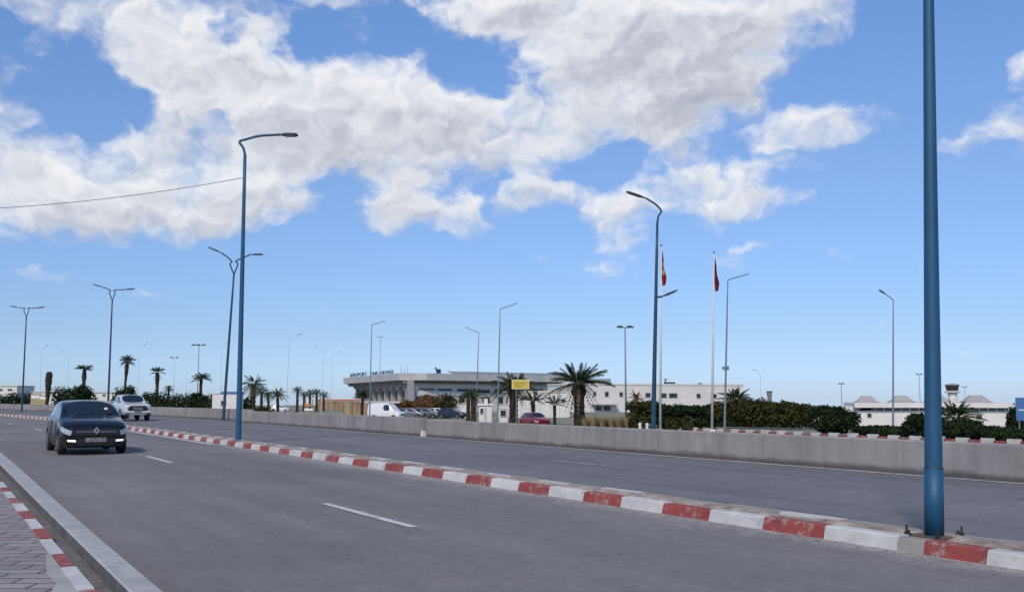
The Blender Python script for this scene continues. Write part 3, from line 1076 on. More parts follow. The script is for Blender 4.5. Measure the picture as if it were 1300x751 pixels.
# ------------------------------------------------------------------ cars: lofted bodies, glass split out of the same surface
HATCH = [  # y, then half-section points from belly to roof centre (x, z)
    (-2.03, [(0, .27), (.46, .27), (.62, .36), (.66, .52), (.62, .645), (.55, .70), (.43, .725), (.24, .74), (0, .745)]),
    (-1.94, [(0, .2), (.64, .20), (.76, .36), (.785, .56), (.765, .70), (.70, .755), (.55, .79), (.3, .81), (0, .815)]),
    (-1.64, [(0, .17), (.76, .17), (.84, .36), (.862, .66), (.845, .785), (.775, .86), (.62, .895), (.35, .915), (0, .92)]),
    (-1.2, [(0, .17), (.79, .17), (.855, .36), (.868, .62), (.85, .87), (.79, .935), (.66, .965), (.38, .985), (0, .99)]),
    (-.96, [(0, .17), (.79, .17), (.858, .36), (.868, .62), (.852, .90), (.815, .955), (.775, .985), (.715, 1.0), (0, 1.03)]),
    (-.25, [(0, .17), (.79, .17), (.86, .36), (.868, .62), (.852, .93), (.815, .98), (.675, 1.36), (.625, 1.415), (0, 1.45)]),
    (.32, [(0, .17), (.79, .17), (.86, .36), (.868, .62), (.852, .94), (.815, .99), (.685, 1.39), (.62, 1.445), (0, 1.47)]),
    (.42, [(0, .17), (.79, .17), (.86, .36), (.868, .62), (.852, .94), (.815, .99), (.685, 1.39), (.62, 1.445), (0, 1.47)]),
    (1.15, [(0, .17), (.79, .17), (.86, .36), (.870, .62), (.855, .96), (.805, 1.01), (.665, 1.37), (.59, 1.42), (0, 1.45)]),
    (1.48, [(0, .19), (.78, .19), (.86, .38), (.868, .62), (.848, .97), (.785, 1.03), (.61, 1.32), (.51, 1.375), (0, 1.41)]),
    (1.86, [(0, .22), (.76, .22), (.84, .40), (.855, .64), (.81, .93), (.74, .985), (.62, 1.03), (.5, 1.05), (0, 1.07)]),
    (2.02, [(0, .28), (.66, .28), (.77, .42), (.785, .63), (.74, .85), (.66, .89), (.52, .91), (.3, .92), (0, .93)]),
]
PICKUP = [
    (-2.62, [(0, .5), (.52, .5), (.74, .60), (.79, .84), (.77, .99), (.70, 1.05), (.54, 1.075), (.3, 1.085), (0, 1.09)]),
    (-2.52, [(0, .42), (.72, .42), (.87, .58), (.89, .85), (.87, 1.04), (.80, 1.10), (.62, 1.12), (.34, 1.13), (0, 1.135)]),
    (-2.1, [(0, .4), (.84, .4), (.93, .58), (.945, .86), (.91, 1.08), (.84, 1.14), (.64, 1.16), (.35, 1.17), (0, 1.175)]),
    (-1.55, [(0, .4), (.84, .4), (.92, .58), (.935, .86), (.91, 1.13), (.85, 1.18), (.66, 1.2), (.36, 1.21), (0, 1.215)]),
    (-1.2, [(0, .4), (.84, .4), (.90, .58), (.915, .86), (.90, 1.15), (.86, 1.2), (.82, 1.225), (.76, 1.235), (0, 1.26)]),
    (-.42, [(0, .4), (.84, .4), (.90, .58), (.915, .86), (.90, 1.16), (.86, 1.21), (.755, 1.69), (.71, 1.75), (0, 1.785)]),
    (.28, [(0, .4), (.84, .4), (.90, .58), (.915, .86), (.90, 1.17), (.86, 1.22), (.77, 1.72), (.71, 1.775), (0, 1.80)]),
    (.38, [(0, .4), (.84, .4), (.90, .58), (.915, .86), (.90, 1.17), (.86, 1.22), (.77, 1.72), (.71, 1.775), (0, 1.80)]),
    (1.02, [(0, .4), (.84, .4), (.90, .58), (.915, .86), (.90, 1.17), (.86, 1.22), (.765, 1.71), (.70, 1.765), (0, 1.79)]),
    (1.20, [(0, .4), (.84, .4), (.90, .58), (.915, .86), (.905, 1.12), (.87, 1.17), (.83, 1.19), (.70, 1.18), (0, 1.18)]),
    (2.55, [(0, .5), (.84, .5), (.91, .62), (.92, .86), (.905, 1.12), (.87, 1.17), (.83, 1.19), (.70, 1.18), (0, 1.18)]),
    (2.66, [(0, .55), (.78, .55), (.86, .66), (.87, .86), (.86, 1.08), (.82, 1.12), (.72, 1.14), (.5, 1.14), (0, 1.14)]),
]
VAN = [
    (-2.55, [(0, .35), (.55, .35), (.78, .45), (.82, .66), (.80, .86), (.72, .93), (.55, .96), (.3, .97), (0, .975)]),
    (-2.4, [(0, .27), (.78, .27), (.92, .45), (.94, .70), (.91, .93), (.84, 1.02), (.64, 1.06), (.34, 1.08), (0, 1.085)]),
    (-1.9, [(0, .25), (.86, .25), (.96, .45), (.975, .75), (.95, 1.08), (.90, 1.14), (.70, 1.18), (.36, 1.2), (0, 1.205)]),
    (-1.62, [(0, .25), (.88, .25), (.97, .45), (.98, .75), (.96, 1.14), (.92, 1.20), (.84, 1.26), (.74, 1.28), (0, 1.3)]),
    (-.98, [(0, .25), (.88, .25), (.97, .45), (.985, .75), (.97, 1.2), (.94, 1.26), (.83, 2.02), (.74, 2.12), (0, 2.2)]),
    (-.62, [(0, .25), (.88, .25), (.97, .45), (.985, .75), (.97, 1.2), (.94, 1.26), (.84, 2.12), (.74, 2.26), (0, 2.34)]),
    (.05, [(0, .25), (.88, .25), (.97, .45), (.985, .75), (.97, 1.2), (.94, 1.26), (.85, 2.14), (.74, 2.28), (0, 2.36)]),
    (.2, [(0, .25), (.88, .25), (.97, .45), (.985, .75), (.97, 1.2), (.94, 1.26), (.85, 2.14), (.74, 2.28), (0, 2.36)]),
    (1.6, [(0, .25), (.88, .25), (.97, .45), (.985, .75), (.97, 1.2), (.94, 1.26), (.85, 2.14), (.74, 2.28), (0, 2.36)]),
    (2.4, [(0, .27), (.88, .27), (.96, .46), (.98, .75), (.965, 1.2), (.93, 1.26), (.84, 2.10), (.73, 2.24), (0, 2.32)]),
    (2.52, [(0, .32), (.84, .32), (.92, .5), (.94, .75), (.92, 1.2), (.88, 1.26), (.80, 2.04), (.70, 2.16), (0, 2.24)]),
    (2.58, [(0, .4), (.74, .4), (.84, .55), (.86, .78), (.84, 1.2), (.80, 1.26), (.72, 1.9), (.6, 2.02), (0, 2.1)]),
]


def car_regions(kind):
    """(station span, ring strip) -> region: 1 windscreen, 2 side glass, 3 rear glass, 4 headlight, 5 black trim"""
    reg = {}
    reg[(4, 7)] = 1
    if kind == 'van':
        for i in (4, 5): reg[(i, 5)] = 2
    else:
        for i in (4, 5, 7): reg[(i, 5)] = 2
        reg[(8, 5)] = 2 if kind == 'hatch' else 0
        reg[(9 if kind == 'hatch' else 8, 7)] = 3
    if kind == 'hatch':
        reg[(0, 3)] = 4; reg[(1, 3)] = 4
    for i in range(11): reg[(i, 0)] = 5
    if kind == 'pickup':
        for i in range(11): reg[(i, 1)] = 0
    return reg


def loft_car(stations, kind, level=2):
    nst, J = len(stations), 9
    mb = MB()
    idx = {}
    for i, (y, ring) in enumerate(stations):
        for j, (x, z) in enumerate(ring):
            idx[i, j, 1] = len(mb.v); mb.v.append((x, y, z))
            if 0 < j < J - 1:
                idx[i, j, -1] = len(mb.v); mb.v.append((-x, y, z))
            else: idx[i, j, -1] = idx[i, j, 1]
    reg = car_regions(kind)
    for i in range(nst - 1):
        for j in range(J - 1):
            for s in (1, -1):
                q = [idx[i, j, s], idx[i + 1, j, s], idx[i + 1, j + 1, s], idx[i, j + 1, s]]
                mb.f.append(tuple(q if s == 1 else q[::-1])); mb.mi.append(reg.get((i, j), 0))
    for i, rev in ((0, False), (nst - 1, True)):
        for j in range(J - 1):
            q = []
            for a in (idx[i, j, 1], idx[i, j + 1, 1], idx[i, j + 1, -1], idx[i, j, -1]):
                if a not in q: q.append(a)
            mb.f.append(tuple(q[::-1] if rev else q))
            mi = 0
            if i == 0 and j == 0: mi = 5
            if i == 0 and kind == 'hatch' and j in (1, 3): mi = 5
            if i == 0 and kind == 'van' and j in (1, 3): mi = 5
            mb.mi.append(mi)
    me = bpy.data.meshes.new('loft')
    me.from_pydata(mb.v, [], mb.f)
    for k in range(6): me.materials.append(M['black'])
    me.polygons.foreach_set('material_index', mb.mi)
    me.polygons.foreach_set('use_smooth', [True] * len(me.polygons))
    bm = bmesh.new(); bm.from_mesh(me)
    bmesh.ops.recalc_face_normals(bm, faces=bm.faces)
    # firmer edges along shoulder, window line and screens
    cl = bm.edges.layers.float.get('crease_edge') or bm.edges.layers.float.new('crease_edge')
    for e in bm.edges:
        a, b_ = [f.material_index for f in e.link_faces][:2] if len(e.link_faces) == 2 else (0, 0)
        if a != b_: e[cl] = .8
    bm.to_mesh(me); bm.free()
    o = bpy.data.objects.new('loft', me); COL.objects.link(o)
    md = o.modifiers.new('s', 'SUBSURF'); md.levels = md.render_levels = level
    dg_ = bpy.context.evaluated_depsgraph_get()
    res = bpy.data.meshes.new_from_object(o.evaluated_get(dg_))
    bpy.data.objects.remove(o)
    return res


def cut_wheel_wells(me, wheels, rad):
    o = bpy.data.objects.new('b', me); COL.objects.link(o)
    mb = MB()
    for (x, y) in wheels:
        s = 1 if x > 0 else -1
        mb.tube([(s * .58, y, rad), (s * 1.2, y, rad)], rad * 1.14, 28)
    c = mb.build('c', M['black'])
    md = o.modifiers.new('b', 'BOOLEAN'); md.operation = 'DIFFERENCE'; md.object = c; md.solver = 'EXACT'
    try: md.material_mode = 'TRANSFER'
    except Exception: pass
    dg_ = bpy.context.evaluated_depsgraph_get()
    res = bpy.data.meshes.new_from_object(o.evaluated_get(dg_))
    bpy.data.objects.remove(o); bpy.data.objects.remove(c)
    return res


def split_mesh(me, want, name, m, parent, push=0.0):
    bm = bmesh.new(); bm.from_mesh(me)
    bmesh.ops.delete(bm, geom=[f for f in bm.faces if f.material_index not in want], context='FACES')
    if push:
        bm.normal_update()
        for v in bm.verts: v.co += v.normal * push
    if not bm.faces:
        bm.free(); return None
    r = bpy.data.meshes.new(name)
    bm.to_mesh(r); bm.free()
    for p in r.polygons: p.material_index = 0
    r.materials.clear(); r.materials.append(m)
    o = bpy.data.objects.new(name, r); COL.objects.link(o); o.parent = parent
    return o


def island_split(o, names=None):
    """each loose piece of a mesh becomes an object of its own"""
    bm = bmesh.new(); bm.from_mesh(o.data)
    seen, groups = set(), []
    for f in bm.faces:
        if f.index in seen: continue
        st, g = [f], []
        seen.add(f.index)
        while st:
            q = st.pop(); g.append(q.index)
            for e in q.edges:
                for h in e.link_faces:
                    if h.index not in seen: seen.add(h.index); st.append(h)
        groups.append(set(g))
    bm.free()
    out = [o]
    for g in groups[1:]:
        b2 = bmesh.new(); b2.from_mesh(o.data); b2.faces.ensure_lookup_table()
        bmesh.ops.delete(b2, geom=[f for f in b2.faces if f.index not in g], context='FACES')
        r = o.data.copy(); r.name = o.data.name; b2.to_mesh(r); b2.free()
        c = bpy.data.objects.new(o.name.split('.')[0], r); COL.objects.link(c); c.parent = o.parent
        out.append(c)
    if len(groups) > 1:
        b2 = bmesh.new(); b2.from_mesh(o.data); b2.faces.ensure_lookup_table()
        bmesh.ops.delete(b2, geom=[f for f in b2.faces if f.index not in groups[0]], context='FACES')
        b2.to_mesh(o.data); b2.free()
    return out


def wheel(t, x, y, rad, width, spokes=5, steel=False):
    s = 1 if x > 0 else -1
    mb = MB()
    prof = [(-.5, .62), (-.5, .90), (-.38, .985), (0, 1.0), (.38, .985), (.5, .90), (.52, .66)]
    seg = 28
    o = len(mb.v)
    for a_, r_ in prof:
        for k in range(seg):
            q = 2 * math.pi * k / seg
            mb.v.append((x + s * a_ * width, y + r_ * rad * math.cos(q), rad + r_ * rad * math.sin(q)))
    for i in range(len(prof) - 1):
        for k in range(seg):
            k2 = (k + 1) % seg
            mb.f.append((o + i * seg + k, o + i * seg + k2, o + (i + 1) * seg + k2, o + (i + 1) * seg + k)); mb.mi.append(0)
    w = mb.build('wheel', M['rubber'], t, smooth=True)
    mb = MB()
    xo = x + s * width * .44
    mb.tube([(xo - s * .04, y, rad), (xo - s * .02, y, rad)], rad * .64, 24)
    mb.build('brake_disc', M['steel'], w)
    mb = MB()
    for k in range(spokes):
        q = 2 * math.pi * k / spokes + .3
        c = Vector((xo, y + math.cos(q) * rad * .36, rad + math.sin(q) * rad * .36))
        mb.box(c, (.035, rad * .52, rad * .16), m=Matrix.Rotation(q, 3, 'X'))
    mb.tube([(xo - s * .015, y, rad), (xo + s * .03, y, rad)], rad * .17, 14)
    # rim ring
    for r0_, r1_ in ((.58, .68),):
        for k in range(24):
            a, b_ = 2 * math.pi * k / 24, 2 * math.pi * (k + 1) / 24
            mb.face([(xo + s * .02, y + r_ * rad * math.cos(q), rad + r_ * rad * math.sin(q)) for r_, q in ((r0_, a), (r1_, a), (r1_, b_), (r0_, b_))])
    mb.build('rim', M['rim'], w)
    return w


CAR_CACHE = {}


def make_car(name, label, kind, pmat, loc, rz, group=None, level=2, detail=True, cat='car', scale=1.0):
    st = {'hatch': HATCH, 'pickup': PICKUP, 'van': VAN}[kind]
    rad = {'hatch': .31, 'pickup': .38, 'van': .33}[kind]
    wb = {'hatch': (-1.27, 1.28), 'pickup': (-1.62, 1.5), 'van': (-1.62, 1.5)}[kind]
    tr = {'hatch': .765, 'pickup': .82, 'van': .86}[kind]
    t = thing(name, label, cat, loc, rz, group)
    if scale != 1.0: t.scale = (scale,) * 3
    key = (kind, level)
    if key not in CAR_CACHE:
        CAR_CACHE[key] = cut_wheel_wells(loft_car(st, kind, level), [(s * tr, y) for s in (1, -1) for y in wb], rad)
    me = CAR_CACHE[key]
    split_mesh(me, {0}, 'body', pmat, t)
    w = split_mesh(me, {1}, 'windscreen', M['glass_car'], t)
    for nm, rg, m in (('side_window', 2, M['glass_car']), ('rear_window', 3, M['glass_car']), ('headlight', 4, M['lamp_clear']), ('lower_trim', 5, M['black'])):
        o = split_mesh(me, {rg}, nm, m, t)
        if o and nm in ('side_window', 'headlight'): island_split(o)
    for y in wb:
        for s in (1, -1): wheel(t, s * (tr - .005), y, rad, .2 if kind == 'hatch' else .24)
    return t


def add_parts(t, items):
    for nm, m, fn in items:
        mb = MB(); fn(mb)
        mb.build(nm, m, t)


def mirror(t, s, x, y, z, m):
    mb = MB()
    o = len(mb.v)
    rings_ = []
    for k, (dy, w, h) in enumerate(((-.09, .10, .07), (-.05, .19, .13), (.03, .20, .15), (.05, .18, .13))):
        rings_.append([(x + s * (.10 + ex * w / 2), y + dy, z + ez * h / 2) for ex, ez in ((-1, -.8), (0, -1), (1, -.7), (1, .6), (.2, 1), (-1, .9))])
    for r_ in rings_: mb.v += r_
    for i in range(3):
        for k in range(6):
            k2 = (k + 1) % 6
            mb.f.append((o + i * 6 + k, o + i * 6 + k2, o + i * 6 + 6 + k2, o + i * 6 + 6 + k)); mb.mi.append(0)
    mb.f.append(tuple(o + k for k in range(6))); mb.mi.append(0)
    mb.f.append(tuple(o + 18 + k for k in range(6))); mb.mi.append(0)
    mb.box((x - s * .02, y, z - .04), (.12, .05, .035))
    mb.build('door_mirror', m, t, smooth=False)


def seam(mb, pts, w=.012):
    mb.tube(pts, w / 2, 4)


def hero_hatch(loc, rz):
    t = make_car('hatchback_car', 'black hatchback with lit front lights driving towards the viewer in the near lane', 'hatch', M['paint_black'], loc, rz, level=3)
    for s in (1, -1):
        mirror(t, s, .85, -.66, .985, M['paint_black'])
    # lower lamps that glow white, each in a black pocket
    for s in (1, -1):
        mb = MB()
        mb.prism([(s * .44, -1.99, .335), (s * .72, -1.90, .345), (s * .75, -1.88, .425), (s * .44, -2.0, .405)], None, (0, -.035, 0))
        h = mb.build('fog_lamp_pocket', M['black'], t)
        mb = MB()
        mb.prism([(s * .50, -2.03, .352), (s * .69, -1.955, .358), (s * .705, -1.955, .405), (s * .51, -2.03, .398)], None, (0, -.022, 0))
        mb.build('running_light', M['drl'], h)
    # grille bar, diamond badge, plate
    mb = MB()
    mb.prism([(-.60, -2.0, .575), (.60, -2.0, .575), (.54, -2.0, .665), (-.54, -2.0, .665)], None, (0, -.035, 0))
    g = mb.build('grille', M['black'], t)
    mb = MB()
    for z in (.60, .635): mb.box((0, -2.04, z), (1.02, .012, .008))
    mb.build('grille_slat', M['chrome'], g)
    mb = MB()
    O = [(0, .745), (.078, .645), (0, .545), (-.078, .645)]
    I = [(0, .69), (.036, .645), (0, .60), (-.036, .645)]
    for k in range(4):
        a, b_ = O[k], O[(k + 1) % 4]
        c, d = I[(k + 1) % 4], I[k]
        mb.prism([(p[0], -2.06, p[1]) for p in (a, b_, c, d)], None, (0, -.018, 0))
    mb.build('badge', M['chrome'], t)
    mb = MB()
    mb.prism([(-.26, -2.035, .345), (.26, -2.035, .345), (.26, -2.03, .455), (-.26, -2.03, .455)], None, (0, -.014, 0))
    mb.build('number_plate', M['plate'], t)
    mb = MB()
    mb.prism([(-.42, -1.99, .25), (.42, -1.99, .25), (.48, -2.0, .33), (-.48, -2.0, .33)], None, (0, -.05, 0))
    mb.build('lower_grille', M['black'], t)
    # wipers, seat backs, inside mirror, sticker on the glass
    mb = MB()
    mb.tube([(-.45, -.96, 1.045), (.10, -.86, 1.11)], .010, 5)
    mb.tube([(.15, -.97, 1.045), (.60, -.84, 1.09)], .010, 5)
    mb.build('wiper', M['black'], t)
    mb = MB()
    mb.box((.42, -.66, 1.215), (.09, .004, .06), m=Matrix.Rotation(R(-30), 3, 'X'))
    mb.build('windscreen_sticker', M['white_plastic'], t)
    # door seams and handles
    for s in (1, -1):
        mb = MB()
        seam(mb, [(s * .868, -.72, .30), (s * .874, -.74, .62), (s * .86, -.66, .92)])
        seam(mb, [(s * .868, .40, .30), (s * .874, .40, .62), (s * .862, .37, .94)])
        seam(mb, [(s * .868, -.72, .30), (s * .868, .40, .28), (s * .868, .95, .30)])
        mb.build('door_seam', M['rubber'], t)
        for y in (.22, 1.02):
            mb = MB()
            mb.box((s * .878, y, .84), (.025, .15, .03))
            mb.build('door_handle', M['paint_black'], t)
    return t


def hero_pickup(loc, rz):
    t = make_car('pickup_truck', 'silver white pickup truck with black grille coming along the far carriageway', 'pickup', M['paint_silver'], loc, rz, level=2, cat='pickup truck')
    for s in (1, -1): mirror(t, s, .86, -.88, 1.27, M['chrome'])
    mb = MB()
    mb.prism([(-.58, -2.58, .70), (.58, -2.58, .70), (.66, -2.58, .82), (.50, -2.58, 1.03), (-.50, -2.58, 1.03), (-.66, -2.58, .82)], None, (0, -.07, 0))
    g = mb.build('grille', M['black'], t)
    mb = MB()
    for z in (.80, .90): mb.box((0, -2.655, z), (.62, .012, .035))
    mb.build('grille_bar', M['chrome'], g)
    mb = MB()
    mb.prism([(-.80, -2.53, .58), (.80, -2.53, .58), (.82, -2.53, .69), (-.82, -2.53, .69)], None, (0, -.13, 0))
    mb.build('bumper', M['paint_silver'], t)
    mb = MB()
    mb.prism([(-.60, -2.54, .43), (.60, -2.54, .43), (.66, -2.54, .57), (-.66, -2.54, .57)], None, (0, -.06, 0))
    mb.build('lower_bumper', M['chrome'], t)
    for s in (1, -1):
        mb = MB()
        mb.prism([(s * .50, -2.57, .44), (s * .78, -2.50, .45), (s * .78, -2.50, .56), (s * .50, -2.57, .56)], None, (0, -.05, 0))
        mb.build('fog_lamp', M['black'], t)
        mb = MB()
        mb.prism([(s * .47, -2.62, 1.0), (s * .66, -2.6, .86), (s * .86, -2.50, .89), (s * .885, -2.45, 1.04), (s * .60, -2.55, 1.07)], None, (0, -.03, 0))
        mb.build('headlight', M['lamp_clear'], t)
        mb = MB()
        for k in range(7):
            a0, a1 = math.pi * k / 7, math.pi * (k + 1) / 7
            mb.prism([(s * .93, -1.62 + r_ * math.cos(a), .38 + r_ * math.sin(a)) for r_, a in ((.43, a0), (.49, a0), (.49, a1), (.43, a1))], None, (s * .035, 0, 0))
        mb.build('wheel_arch_flare', M['paint_grey'], t)
    mb = MB()
    mb.prism([(-.23, -2.665, .60), (.23, -2.665, .60), (.23, -2.665, .68), (-.23, -2.665, .68)], None, (0, -.012, 0))
    mb.build('number_plate', M['plate'], t)
    return t


p_ = gp(121, 577.5, 0) + Vector((-math.sin(R(30.3)), math.cos(R(30.3)), 0)) * 2.03
hero_hatch((p_.x, p_.y, .012), R(30.3))
q_ = gp(174.5, 534.5, 0) + Vector((-math.sin(R(32)), math.cos(R(32)), 0)) * 2.62
hero_pickup((q_.x, q_.y, .008), R(32))

# ------------------------------------------------------------------ buildings
def z_at(py, Y): return at(650, py, Y).z


def x_at(px, Y): return at(px, HOR, Y).x


def wall_window(mb_f, mb_g, a, b, z0, z1, out, depth=.09):
    """frame ring and glass on the wall line a-b (2-D points); out: outward normal"""
    a, b, o = Vector((*a, 0)), Vector((*b, 0)), Vector((*out, 0))
    d = (b - a).normalized()
    L = (b - a).length
    w = min(.10, L * .12)
    c = lambda u, z, k: a + d * u + Vector((0, 0, z)) + o * k
    for (u0, u1, q0, q1) in ((0, L, z0, z0 + w), (0, L, z1 - w, z1), (0, w, z0 + w, z1 - w), (L - w, L, z0 + w, z1 - w)):
        mb_f.prism([c(u0, q0, .003), c(u1, q0, .003), c(u1, q1, .003), c(u0, q1, .003)], None, o * depth)
    mb_g.prism([c(w, z0 + w, .004), c(L - w, z0 + w, .004), c(L - w, z1 - w, .004), c(w, z1 - w, .004)], None, o * .02)


class Block:
    """a building whose parts are laid out in photo pixels on one facade line from (pxa, Ya) to (pxb, Yb)"""
    def __init__(s, name, label, pxa, Ya, pxb, Yb, zg, cat='building'):
        s.a = Vector((x_at(pxa, Ya), Ya, 0)); s.b = Vector((x_at(pxb, Yb), Yb, 0))
        s.d = (s.b - s.a).normalized()
        s.o = Vector((s.d.y, -s.d.x, 0))           # towards the viewer
        s.zg = zg
        s.t = thing(name, label, cat, (s.a.x, s.a.y, zg))
        s.L = (s.b - s.a).length
    def u(s, px):
        r = ray(px, HOR)
        # a + u d on the ray
        det = s.d.x * r.y - s.d.y * r.x
        return (s.a.y * r.x - s.a.x * r.y) / det
    def z(s, px, py):
        p = s.a + s.d * s.u(px)
        return z_at(py, p.y) - s.zg
    def P(s, u, z, k=0.0):
        q = s.d * u + s.o * k
        return Vector((q.x, q.y, z))
    def slab(s, name, m, u0, u1, z0, z1, k0, k1, parent=None, build=True, mb=None):
        own = mb is None
        mb = mb or MB()
        mb.prism([s.P(u0, z0, k0), s.P(u1, z0, k0), s.P(u1, z1, k0), s.P(u0, z1, k0)], None, s.o * (k1 - k0))
        return mb.build(name, m, parent or s.t) if own else mb
    def window(s, u0, u1, z0, z1, k=0.0, name='window', mg=None, mf=None):
        mf_, mg_ = MB(), MB()
        a, b_ = s.P(u0, 0, k), s.P(u1, 0, k)
        wall_window(mf_, mg_, (a.x, a.y), (b_.x, b_.y), z0, z1, (s.o.x, s.o.y))
        f = mf_.build(name, mf or M['frame'], s.t)
        mg_.build('pane', mg or M['win'], f)
        return f
    def window_px(s, x0, x1, y0, y1, k=0.0, **kw):
        return s.window(s.u(x0), s.u(x1), s.z((x0 + x1) / 2, y1), s.z((x0 + x1) / 2, y0), k, **kw)


# --- airport terminal: wide grey roof on a corner, piers and glazing, roof lettering
ZG = -2.2
tb = thing('terminal_building', 'long low airport terminal with wide grey overhanging roof and dark lettering on top', 'building', (0, 0, 0))
YC, YL, YR = 240.0, 292.0, 272.0
C0 = Vector((x_at(521, YC), YC, 0)); CL = Vector((x_at(455, YL), YL, 0)); CR = Vector((x_at(724, YR), YR, 0))
zr_top = z_at(473.5, YC); zr_bot = z_at(482.5, YC)


class Side(Block):
    def __init__(s, a, b, t, zg):
        s.a, s.b, s.t, s.zg = a, b, t, 0.0
        s.d = (b - a).normalized(); s.o = Vector((s.d.y, -s.d.x, 0)); s.L = (b - a).length
        s.base = zg
    def P(s, u, z, k=0.0):
        q = s.a + s.d * u + s.o * k
        return Vector((q.x, q.y, z))


Ls, Rs = Side(CL, C0, tb, ZG), Side(C0, CR, tb, ZG)
back = Vector((-4, 55, 0))
# walls
mb = MB()
mb.prism([(p.x, p.y, ZG - 1) for p in (CL, C0, CR, CR + back * .6, CL + back)], None, (0, 0, zr_bot - ZG + 1))
mb.build('wall', M['wall_cream'], tb)
# roof slab with overhang on the left, thin top deck behind the fascia
ov = 3.2
lo = CL - Ls.d * 6.0 + Ls.o * ov
corner = C0 + Ls.o * ov + Rs.o * ov * .15
ro = CR + Rs.o * 2.2
mb = MB()
mb.prism([(p.x, p.y, zr_bot + .02) for p in (lo, corner, C0 + Rs.o * 2.4 + Rs.d * 3, ro, CR + back * .62, CL + back * 1.05 - Ls.d * 5)], None, (0, 0, zr_top - zr_bot))
rf = mb.build('roof', M['fascia'], tb)
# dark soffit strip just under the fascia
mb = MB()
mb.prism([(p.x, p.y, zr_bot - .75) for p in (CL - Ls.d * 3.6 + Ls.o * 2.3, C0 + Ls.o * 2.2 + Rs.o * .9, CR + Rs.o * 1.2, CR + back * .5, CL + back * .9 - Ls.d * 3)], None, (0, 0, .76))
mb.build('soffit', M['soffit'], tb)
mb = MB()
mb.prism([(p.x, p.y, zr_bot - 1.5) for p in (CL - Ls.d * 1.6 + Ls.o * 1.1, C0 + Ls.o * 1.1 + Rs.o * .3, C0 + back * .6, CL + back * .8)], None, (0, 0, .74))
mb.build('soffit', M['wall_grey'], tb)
# ribbed metal deck seen over the right half of the roof edge
mb = MB()
ua, ub = Rs.u(572), Rs.u(782) if False else Rs.L
for i in range(40):
    u0 = ua + (ub - ua) * i / 40
    mb.prism([Rs.P(u0, zr_top + .02, .9), Rs.P(u0 + (ub - ua) / 40 * .82, zr_top + .02, .9), Rs.P(u0 + (ub - ua) / 40 * .82, zr_top + .62, -1.4), Rs.P(u0, zr_top + .62, -1.4)], None, (0, 0, .10))
mb.build('roof_deck', M['roof_metal'], tb)
# left flank: piers, glazing between them, entrance canopy
n = 9
for i in range(n):
    u = 1.0 + (Ls.L - 2.0) * i / (n - 1)
    Ls.slab('pier', M['wall_grey'], u - .45, u + .45, ZG, zr_bot - 1.5, .02, 1.0)
    if i < n - 1:
        w = (Ls.L - 2.0) / (n - 1)
        Ls.window(u + .55, u + w - .55, ZG + 2.9, zr_bot - 2.2, .0)
        Ls.window(u + .55, u + w - .55, ZG + .3, ZG + 2.5, .0)
Ls.slab('canopy', M['wall_white'], Ls.L * .35, Ls.L * .95, ZG + 2.7, ZG + 3.1, .02, 4.0)
# corner pier
mb = MB()
mb.box((C0.x, C0.y - .6, (ZG + zr_bot) / 2), (1.5, 1.5, zr_bot - ZG - .02), rz=R(20))
mb.build('corner_pier', M['wall_grey'], tb)
# right flank: upper dark strip windows, white band, lower openings
for (x0, x1, y0, y1) in ((530, 552, 492.3, 495.2), (555, 574, 492.8, 496), (580, 600, 493, 497), (604, 622, 494, 499), (628, 648, 493, 499), (668, 690, 493, 497.5), (696, 716, 493, 497.5)):
    Rs.window_px(x0, x1, y0, y1, .0)
for (x0, x1) in ((527, 540), (546, 558), (563, 576), (582, 590), (612, 622), (632, 644)):
    Rs.window_px(x0, x1, 503, 512, .0)
Rs.slab('wall_band', M['wall_white'], Rs.u(528), Rs.u(600), Rs.z(560, 502), Rs.z(560, 497), .02, .28)
# roof lettering on two signs, mounted on the left edge
def sign_text(name, txt, m, a, b, zb, h, parent):
    cu = bpy.data.curves.new(name, 'FONT')
    cu.body = txt; cu.size = 1.0; cu.extrude = .06
    o = bpy.data.objects.new(name, cu); COL.objects.link(o)
    dg_ = bpy.context.evaluated_depsgraph_get()
    me = bpy.data.meshes.new_from_object(o.evaluated_get(dg_))
    bpy.data.objects.remove(o)
    xs = [v.co.x for v in me.vertices]; ys = [v.co.y for v in me.vertices]
    L = (b - a).length
    d = (b - a).normalized()
    nrm = Vector((d.y, -d.x, 0))
    for v in me.vertices:
        u = (v.co.x - min(xs)) / (max(xs) - min(xs)) * L
        z = (v.co.y - min(ys)) / (max(ys) - min(ys)) * h
        q = a + d * u + nrm * v.co.z
        v.co = (q.x, q.y, zb + z)
    me.materials.clear(); me.materials.append(m)
    for p in me.polygons: p.material_index = 0
    r = bpy.data.objects.new(name, me); COL.objects.link(r); r.parent = parent
    return r


f0 = lambda px: Ls.a + Ls.d * Ls.u(px) + Ls.o * 2.6
sign_text('roof_lettering', 'AEROPORT', M['letters'], f0(455), f0(477), zr_top + .12, 1.05, rf)
sign_text('roof_lettering', 'TUNIS', M['letters_pale'], f0(481), f0(492), zr_top + .12, .85, rf)
sign_text('roof_lettering', 'CARTHAGE', M['letters_pale'], f0(494), f0(512), zr_top + .12, .85, rf)
for px in (456, 462, 470, 476, 484, 492, 500, 510):
    mb = MB()
    q = f0(px) - Ls.o * .3
    mb.tube([(q.x, q.y, zr_top - .05), (q.x, q.y, zr_top + .9)], .05, 5)
    mb.build('letter_post', M['grey_pole'], rf)
